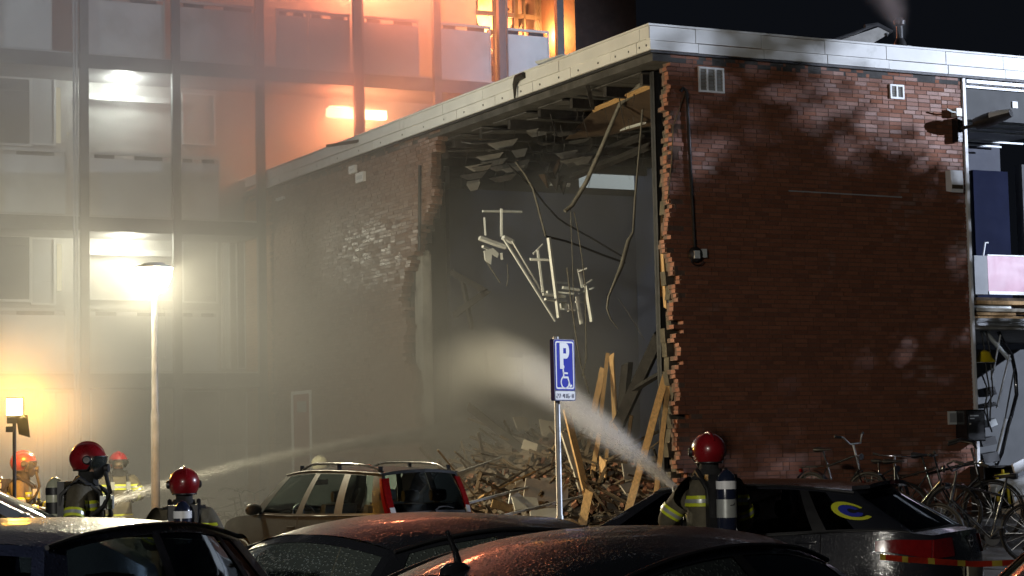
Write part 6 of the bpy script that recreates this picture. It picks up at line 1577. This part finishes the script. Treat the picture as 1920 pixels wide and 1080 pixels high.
for (x, y, v, w, h, lb, m) in ((978, 795, 4.6, .30, .26, 'small tilted pale board near the top of the rubble heap', 'board'), (1027, 806, 4.0, .26, .40, 'upright pale board on the rubble heap just left of the sign pole', 'board'), (1022, 930, 1.6, .75, .50, 'large tan board lying on the front of the rubble heap', 'board'),
        (985, 945, 1.2, .40, .25, 'pale cracked board left of the large tan board', 'board'), (966, 935, 1.4, .22, .2, 'white broken tile among the rubble', 'whitewall'), (992, 838, 3.6, .25, .2, 'pale fragment under the dark beam on the rubble', 'board'), (1020, 968, 0.4, .40, .22, 'folded pale sheet at the foot of the rubble', 'board'), (1184, 886, 1.0, .32, .28, 'pale board between the upright planks and the leaning pair', 'board'), (975, 830, 4.0, .3, .15, 'narrow pale strip of board on the rubble heap', 'board'), (940, 950, 1.0, .3, .14, 'yellowish board fragment behind the grey compact car', 'timber'), (1180, 915, .6, .26, .16, 'lower pale fragment between the upright planks and the leaning pair', 'board'),
        (1003, 905, 2.2, .7, .14, 'long tan board end on the rubble heap', 'board'), (910, 972, .5, .34, .1, 'flat yellow scrap at the foot of the rubble beside the grey compact car', 'timber')):
    c = lv(x, y, v); mb = MB(); a = Vector((1, RND.uniform(-.3, .5), RND.uniform(-.4, .3))).normalized(); n = Vector((RND.uniform(-.2, .2), -1, RND.uniform(.1, .8))).normalized(); b = a.cross(n).normalized()
    pl = [(-.5 + RND.uniform(0, .12), -.5), (.1, -.5 + RND.uniform(0, .1)), (.5, -.4 + RND.uniform(0, .15)), (.45, .3), (.2, .5), (-.1, .38), (-.5, .5 - RND.uniform(0, .2))]
    vs = [a * p * w + b * q * h + n * d for d in (0, 0.02) for p, q in pl]; k = len(pl)
    mb.add(vs, [tuple(range(k)), tuple(range(2 * k - 1, k - 1, -1))] + [(i, (i + 1) % k, k + (i + 1) % k, k + i) for i in range(k)])
    tag(inF(mb.build('broken_board', M[m]), c.x, c.y, c.z), lb, 'board', 'broken boards on the rubble heap')
for i, (x0, y0, x1, y1, v0, v1, lb) in enumerate(((878, 943, 990, 914, .6, 1.6, 'thin bright metal strip on the rubble beside the grey compact car, upper of two'), (917, 973, 1090, 931, .2, 1.2, 'thin bright metal strip passing behind the sign pole, lower of two'), (850, 890, 940, 858, 2.6, 3.6, 'dull thin metal strip low on the left of the rubble heap'))):
    mb = MB(); a = lv(x0, y0, v0); b = lv(x1, y1, v1); mb.beam(a, b, .03, .03); tag(inF(mb.build('metal_strip', M['steel'])), lb, 'metal strip', 'metal strips on the rubble')
ORD = ('first', 'second', 'third', 'fourth', 'fifth', 'sixth', 'seventh', 'eighth', 'ninth', 'tenth', 'eleventh', 'twelfth', 'thirteenth', 'fourteenth', 'fifteenth', 'sixteenth', 'seventeenth', 'eighteenth')
for i in range(18):
    x = 862 + i * 9.6 + RND.uniform(-3, 3); y = 960 - (x - 860) * RND.uniform(0.15, 0.75); v = RND.uniform(1.5, 5); L_ = RND.uniform(60, 130)
    timber(x, y, min(1060, x + L_ * .85), y - L_ * RND.uniform(.3, .55), v, v + .6, RND.uniform(.03, .07), .025, RND.choice(('oldtimber', 'oldtimber', 'oldtimber', 'timber')), 'lath', ORD[i] + ' slanting lath on the rubble heap, counted from the grey compact car', 'lath', 'laths on the rubble heap')
# ------------------------------------------------------------------ wreckage hanging in the hall
mb = MB(); mb.box(-0.06, 0.06, -0.012, 0.012, 0, 7.1); mb.box(-0.06, -0.048, -0.06, 0.06, 0, 7.1); mb.box(0.048, 0.06, -0.06, 0.06, 0, 7.1)
a = lv(1236, 420, 0.6); cl = inF(mb.build('steel_column', M['darksteel']), a.x, 0.6, 0.0); tag(cl, 'black steel column just inside the broken brick edge', 'column')
def hang(name, label, cat, pts, r, m, v, group=None, n=8):
    q = [lv(x, y, v if not isinstance(v, (list, tuple)) else v[i]) for i, (x, y) in enumerate(pts)]
    mb = MB(); mb.tube([p - q[0] for p in q], r, n); o = inF(mb.build(name, M[m], smooth=50), q[0].x, q[0].y, q[0].z); return tag(o, label, cat, group)
M['pipegrey'] = pm('dusty_pipe', (0.11, 0.105, 0.09), 0.7, 0.1, 0.25, 9, 0.3, 40)
hang('hanging_pipe', 'thick bent pipe hanging slantwise from the ceiling of the hall', 'pipe', ((1214, 146), (1192, 172), (1168, 188), (1159, 202), (1130, 272), (1099, 342), (1073, 385), (1059, 396)), [.055, .06, .045, .03, .034, .036, .034, .03], 'pipegrey', (1.2, 1.6, 2.0, 2.2, 2.5, 2.8, 3.0, 3.0))
hang('hanging_tube', 'long thin pale tube hanging near the black column with a thicker bent end', 'tube', ((1205, 205), (1198, 290), (1191, 370), (1187, 436), (1178, 452), (1165, 500), (1150, 535), (1141, 556), (1138, 578), (1145, 598), (1160, 618)), [.014, .016, .018, .018, .034, .036, .022, .018, .016, .01, .006], 'pipegrey', 2.0)
GC = 'cables hanging in the hall'
hang('hanging_cable', 'cable running from the upper left down to the right across the hall', 'cable', ((950, 306), (975, 330), (999, 353), (1022, 383), (1046, 409), (1060, 419), (1110, 447), (1172, 484)), .014, 'darksteel', 4.0, GC, 6)
hang('hanging_cable', 'cable dropping from the crossing in the upper left to the rack', 'cable', ((966, 303), (985, 328), (999, 353), (1008, 385), (1017, 420), (1023, 443)), .016, 'pipegrey', 3.9, GC, 6)
hang('hanging_cable', 'dark sagging cable from the top of the rack to the thin pale tube', 'cable', ((1023, 443), (1060, 452), (1092, 463), (1130, 478), (1172, 493)), .018, 'black', 3.8, GC, 6)
hang('hanging_cable', 'straight thin wire hanging from the lower end of the thick pipe', 'cable', ((1070, 391), (1071, 430), (1074, 502), (1075, 560)), .007, 'pipegrey', 3.0, GC, 5)
hang('hanging_cable', 'wire from the thick pipe end through the right of the rack down to the sign', 'cable', ((1076, 397), (1083, 430), (1092, 490), (1097, 535), (1098, 600), (1099, 672), (1092, 705)), .010, 'pipegrey', 3.0, GC, 5)
hang('hanging_cable', 'thin wire falling in front of the rack and past the top of the sign', 'cable', ((1063, 502), (1070, 560), (1080, 630), (1088, 680), (1105, 738)), .011, 'pipegrey', 2.6, GC, 5)
hang('hanging_cable', 'faint thin wire curving down to the right towards the charred beam', 'cable', ((1160, 560), (1180, 590), (1208, 637)), .005, 'pipegrey', 2.6, GC, 5)
rk = inF(thing('hanging_rack', 'broken pale metal rack hanging in the hall above the sign', 'rack'))
def bars(lst, name, parent, m='palesteel'):
    for (x0, y0, x1, y1, w, v) in lst:
        mb = MB(); mb.beam(lv(x0, y0, v), lv(x1, y1, v + RND.uniform(-.1, .1)), w, w * 0.7, RND.uniform(-.3, .3)); mb.build(name, M[m], parent)
bars(((1029, 446, 1048, 596, .058, 3.5), (1099, 536, 1110, 603, .058, 3.3), (1082, 556, 1090, 608, .055, 3.5), (1008, 469, 1018, 548, .042, 3.9), (1085, 504, 1092, 539, .055, 4.0)), 'upright', rk)
bars(((1041, 529, 1064, 531, .05, 3.5), (1055, 539, 1086, 544, .055, 3.6), (1046, 548, 1076, 551, .04, 3.7), (1018, 552, 1060, 556, .05, 3.6), (1022, 561, 1062, 565, .05, 3.4), (1050, 579, 1078, 582, .035, 3.5), (994, 486, 1038, 487, .055, 3.9), (1084, 551, 1114, 539, .035, 3.8), (1080, 566, 1098, 566, .05, 3.9), (1093, 537, 1110, 525, .03, 3.6), (1084, 510, 1101, 503, .03, 3.9)), 'rail', rk)
bars(((944, 447, 1041, 602, .035, 4.2), (960, 452, 1019, 552, .035, 4.2), (1000, 476, 1018, 458, .03, 4.0)), 'diagonal_rail', rk)
for (x, y, w, h) in ((1072, 576, .16, .12), (1056, 574, .12, .1), (1030, 548, .1, .06)):
    mb = MB(); mb.obox(lv(x, y, 3.7), (w / 2, .02, .01), (0.0, .03, 0), (0, .01, h / 2)); mb.build('plate', M['palesteel'], rk)
fr = inF(thing('hanging_bars', 'twisted pale frame with plates hanging left of the rack', 'wreckage'))
bars(((940, 391, 940, 444, .045, 4.8), (905, 396, 978, 397, .04, 5.0), (908, 408, 910, 442, .03, 4.9), (899, 446, 948, 464, .075, 4.8), (943, 445, 962, 454, .08, 4.7), (905, 462, 925, 472, .05, 4.8), (940, 475, 941, 486, .04, 4.7)), 'bar', fr, 'palesteel')
mb = MB(); mb.prism([(-.14, .05), (.02, .1), (.12, .02), (.1, -.05), (.0, .0), (-.02, -.16), (-.12, -.1)], 'y', -.01, .01); c = lv(922, 477, 4.75); q = mb.build('torn_plate', M['palesteel'], fr); q.location = c
mb = MB(); mb.tube([lv(x, y, 4.8) for x, y in ((905, 480), (918, 500), (930, 518), (938, 530))], .01, 5); mb.build('wire', M['pipegrey'], fr, 50)
mb = MB(); mb.tube([lv(x, y, 4.8) for x, y in ((951, 495), (953, 520), (950, 537))], .008, 5); mb.build('wire', M['pipegrey'], fr, 50)
# torn ceiling
M['brownboard'] = pm('brown_board', (0.05, 0.03, 0.016), 0.75, 0, 0.3, 3, 0.3, 30)
def sheet(name, label, cat, quad, m, th=0.02):
    q = [lv(x, y, v) for x, y, v in quad]; o0 = q[0]; mb = MB(); n = (q[1] - q[0]).cross(q[2] - q[0]).normalized() * th; k = len(q)
    mb.add([p - o0 for p in q] + [p - o0 + n for p in q], [tuple(range(k)), tuple(range(2 * k - 1, k - 1, -1))] + [(i, (i + 1) % k, k + (i + 1) % k, k + i) for i in range(k)])
    return tag(inF(mb.build(name, M[m]), o0.x, o0.y, o0.z), label, cat)
sheet('ceiling_panel', 'brown ceiling panel torn loose beside the black column', 'panel', ((1115, 206, 3.0), (1219, 164, 1.0), (1222, 236, 2.6), (1140, 254, 4.0), (1060, 262, 5.0)), 'brownboard')
timber(1113, 206, 1220, 161, 2.9, 0.95, .07, .03, 'timber', 'ceiling_lath', 'split yellow lath along the edge of the torn brown ceiling panel', 'lath')
timber(1063, 309, 1203, 256, 5.4, 3.0, .09, .08, 'charred', 'ceiling_beam', 'upper of two charred beams slanting under the white band of the hall', 'beam')
timber(1077, 331, 1220, 273, 5.4, 2.6, .09, .08, 'charred', 'ceiling_beam', 'lower of two charred beams slanting under the white band of the hall', 'beam')
timber(1141, 250, 1206, 231, 4.0, 2.4, .03, .03, 'palesteel', 'ceiling_strip', 'bright thin strip under the torn brown ceiling panel', 'strip')
timber(1038, 345, 1070, 347, 8.6, 8.5, .05, .05, 'white', 'ceiling_strip', 'short bright strip left of the white band in the hall', 'strip')
timber(1103, 165, 1112, 204, 2.0, 2.4, .06, .04, 'charred', 'ceiling_strip', 'dark short strip hanging under the left roof edge', 'strip')
rg = random.Random(77)
for i in range(30):
    x = rg.uniform(850, 1080); y = 290 - (x - 850) * .3 + rg.uniform(-10, 75); v = rg.uniform(3.5, 8)
    w = rg.uniform(18, 62); h = rg.uniform(3, 15)
    sheet('torn_ceiling_board', 'dark torn board dangling in the smoky ceiling of the hall', 'board', ((x, y, v), (x + w, y - w * .18, v - .6), (x + w * .8, y + h - w * .1, v - .4), (x + w * .3, y + h, v - .1)), rg.choice(('darkceil', 'darkceil', 'charred', 'charred')), .015)['group'] = 'torn boards of the hall ceiling'
for i in range(9):
    x = 1005 + rg.uniform(0, 50); y = 318 + rg.uniform(-18, 22)
    sheet('torn_ceiling_board', 'dark torn board dangling in the smoky ceiling of the hall', 'board', ((x, y, 6.0), (x + rg.uniform(10, 30), y - rg.uniform(-6, 10), 5.7), (x + rg.uniform(5, 25), y + rg.uniform(8, 28), 5.8)), rg.choice(('brownboard', 'charred')), .02)['group'] = 'torn boards of the hall ceiling'
mb = MB()                              # torn fibres, laths and wires hanging from the ceiling
for i in range(150):
    u = rg.uniform(0.3, 4.8); v = rg.uniform(0.6, 8.5); z = 7.05 - rg.uniform(0, 0.15); l = rg.uniform(0.12, 0.75) * rg.random() ** 0.5; a = rg.uniform(-.3, .3); b = rg.uniform(-.2, .2)
    mb.tube([(u, v, z), (u + a * l * .4, v + b * l, z - l * .5), (u + a * l * 1.2, v + b * l, z - l)], [rg.uniform(.004, .014), .006, .002], 4)
inF(mb.build('ceiling_debris', M['charred'], kind='stuff'))
# ------------------------------------------------------------------ water: thrown drops with a mist of spray round them
M['water'] = None
m, nt, b = nodes_of('spray_water')
b.inputs['Base Color'].default_value = (0.85, 0.86, 0.88, 1); b.inputs['Roughness'].default_value = 0.3
tr_ = nt.nodes.new('ShaderNodeBsdfTransparent'); mx = nt.nodes.new('ShaderNodeMixShader'); mx.inputs[0].default_value = 0.3
nt.links.new(tr_.outputs[0], mx.inputs[1]); nt.links.new(b.outputs[0], mx.inputs[2]); nt.links.new(mx.outputs[0], nt.nodes['Material Output'].inputs[0]); M['water'] = m
def path_at(pts, s):
    k = s * (len(pts) - 1); i = min(int(k), len(pts) - 2); t = k - i
    p = [pts[max(0, i - 1)], pts[i], pts[i + 1], pts[min(len(pts) - 1, i + 2)]]
    f = lambda a, b_, c, d: 0.5 * (2 * b_ + (c - a) * t + (2 * a - 5 * b_ + 4 * c - d) * t * t + (3 * b_ - a - 3 * c + d) * t ** 3)
    return tuple(f(p[0][j], p[1][j], p[2][j], p[3][j]) for j in range(len(p[0])))
def jet(name, label, pts, n, seed, mat=None, size=0.006):
    # pts: (x, y, z, radius)
    rg = random.Random(seed); mb = MB()
    for k in range(n):
        s = rg.random() ** 2.6 * 0.9; a = path_at(pts, s); b_ = path_at(pts, min(1, s + 0.01)); d = (Vector(b_[:3]) - Vector(a[:3])).normalized()
        o_ = d.orthogonal().normalized(); o2 = d.cross(o_); r = min(1.0, abs(rg.gauss(0, 0.42))) * a[3]; an = rg.uniform(0, 2 * pi)
        p = Vector(a[:3]) + (o_ * math.cos(an) + o2 * math.sin(an)) * r + Vector((0, 0, -0.35 * a[3] * s * rg.random()))
        w = size * rg.uniform(0.5, 1.2); ln = rg.uniform(0.02, 0.07) * (1.2 - s); w *= 1.15 - s
        mb.add([p - d * ln, p + o_ * w, p + o2 * w, p - o_ * w, p - o2 * w, p + d * ln], [(0, 1, 2), (0, 2, 3), (0, 3, 4), (0, 4, 1), (5, 2, 1), (5, 3, 2), (5, 4, 3), (5, 1, 4)])
    return tag(mb.build(name, mat or M['water'], kind='stuff'), label, 'water jet')
def PR(x, y, d, rpx): 
    p = P(x, y, d); return (p.x, p.y, p.z, rpx * d / FPX)
JET1 = [(NOZ.x, NOZ.y, NOZ.z, 0.02), PR(1235, 888, 18.3, 13), PR(1200, 860, 19.1, 19), PR(1160, 827, 20.2, 27), PR(1120, 796, 21.6, 33), PR(1070, 757, 23.2, 40), PR(1020, 716, 25.0, 50), PR(970, 688, 27, 62), PR(920, 676, 28.5, 72), PR(870, 692, 30, 82), PR(838, 740, 31, 92), PR(825, 810, 31.5, 105)]
JET2 = [PR(192, 947, 28.6, 9), PR(240, 931, 29, 11), PR(300, 912, 29.4, 12), PR(400, 885, 30.2, 12), PR(500, 862, 31.2, 12), PR(620, 839, 32.4, 13), PR(740, 822, 33.6, 18), PR(880, 808, 34.6, 28)]
jet('water_jet', 'white water jet fanning up from the firefighter at the brick corner into the hole', JET1, 7000, 3, size=0.0035)
jet('water_jet', 'thin pale water jet running through the smoke from left to right', JET2, 2200, 4, size=0.003)
def spray_volume(name, pts, dens, res, mat, pad=0.1):
    n = 160; P_ = [path_at(pts, i / (n - 1)) for i in range(n)]
    me = bpy.data.meshes.new(name); me.from_pydata([p[:3] for p in P_], [(i, i + 1) for i in range(n - 1)], [])
    at = me.attributes.new('rad', 'FLOAT', 'POINT'); at.data.foreach_set('value', [p[3] for p in P_])
    at = me.attributes.new('dens', 'FLOAT', 'POINT'); at.data.foreach_set('value', [dens(i / (n - 1)) for i in range(n)])
    o = bpy.data.objects.new(name, me); COL.objects.link(o)
    g = GN(name + '_field'); t = g.t
    gi = t.nodes.new('NodeGroupInput')
    pr = t.nodes.new('GeometryNodeProximity'); pr.target_element = 'EDGES'; t.links.new(gi.outputs[0], pr.inputs[0])
    dist = [q for q in pr.outputs if q.name == 'Distance'][0]
    sn = t.nodes.new('GeometryNodeSampleNearest'); t.links.new(gi.outputs[0], sn.inputs[0])
    vals = []
    for a in ('rad', 'dens'):
        na = t.nodes.new('GeometryNodeInputNamedAttribute'); na.data_type = 'FLOAT'; na.inputs[0].default_value = a
        si = t.nodes.new('GeometryNodeSampleIndex'); si.data_type = 'FLOAT'
        t.links.new(gi.outputs[0], si.inputs[0]); t.links.new(na.outputs[0], si.inputs[1]); t.links.new(sn.outputs[0], si.inputs['Index'])
        vals.append(si.outputs[0])
    x = g.m('SUBTRACT', 1.0, g.m('DIVIDE', dist, vals[0]), clamp=True)
    d = g.mul(g.m('POWER', x, 1.4), vals[1], g.sm(g.noise(3.0, 4), 0.25, 0.75, 0.35, 1.6))
    lo = [min(p[i] - p[3] for p in P_) - pad for i in range(3)]; hi = [max(p[i] + p[3] for p in P_) + pad for i in range(3)]
    g.volume(d, lo, hi, [max(8, int((hi[i] - lo[i]) / res)) for i in range(3)], mat)
    md = o.modifiers.new('field', 'NODES'); md.node_group = g.t
    o['kind'] = 'stuff'; return o
VM = vol_mat('spray', (0.95, 0.95, 0.95), 0.3)
spray_volume('spray_mist', JET1, lambda s: lerp(9.5, 1.35, min(1, s * 2.1)) if s < 0.5 else lerp(1.35, 0.7, (s - 0.5) / 0.25) if s < 0.75 else lerp(0.7, 0.08, (s - 0.75) / 0.25), 0.055, VM)
spray_volume('spray_mist', JET2, lambda s: lerp(20, 13, s), 0.06, VM)
c0 = L(onV(1688, 60, 1.6).x, 1.6, 0)
spray_volume('steam', [PR(1690, 70, 31.2, 10), PR(1684, 40, 31.4, 22), PR(1672, 10, 31.8, 36), PR(1655, -30, 32.3, 52)], lambda s: lerp(1.3, 0.55, s), 0.06, VM)
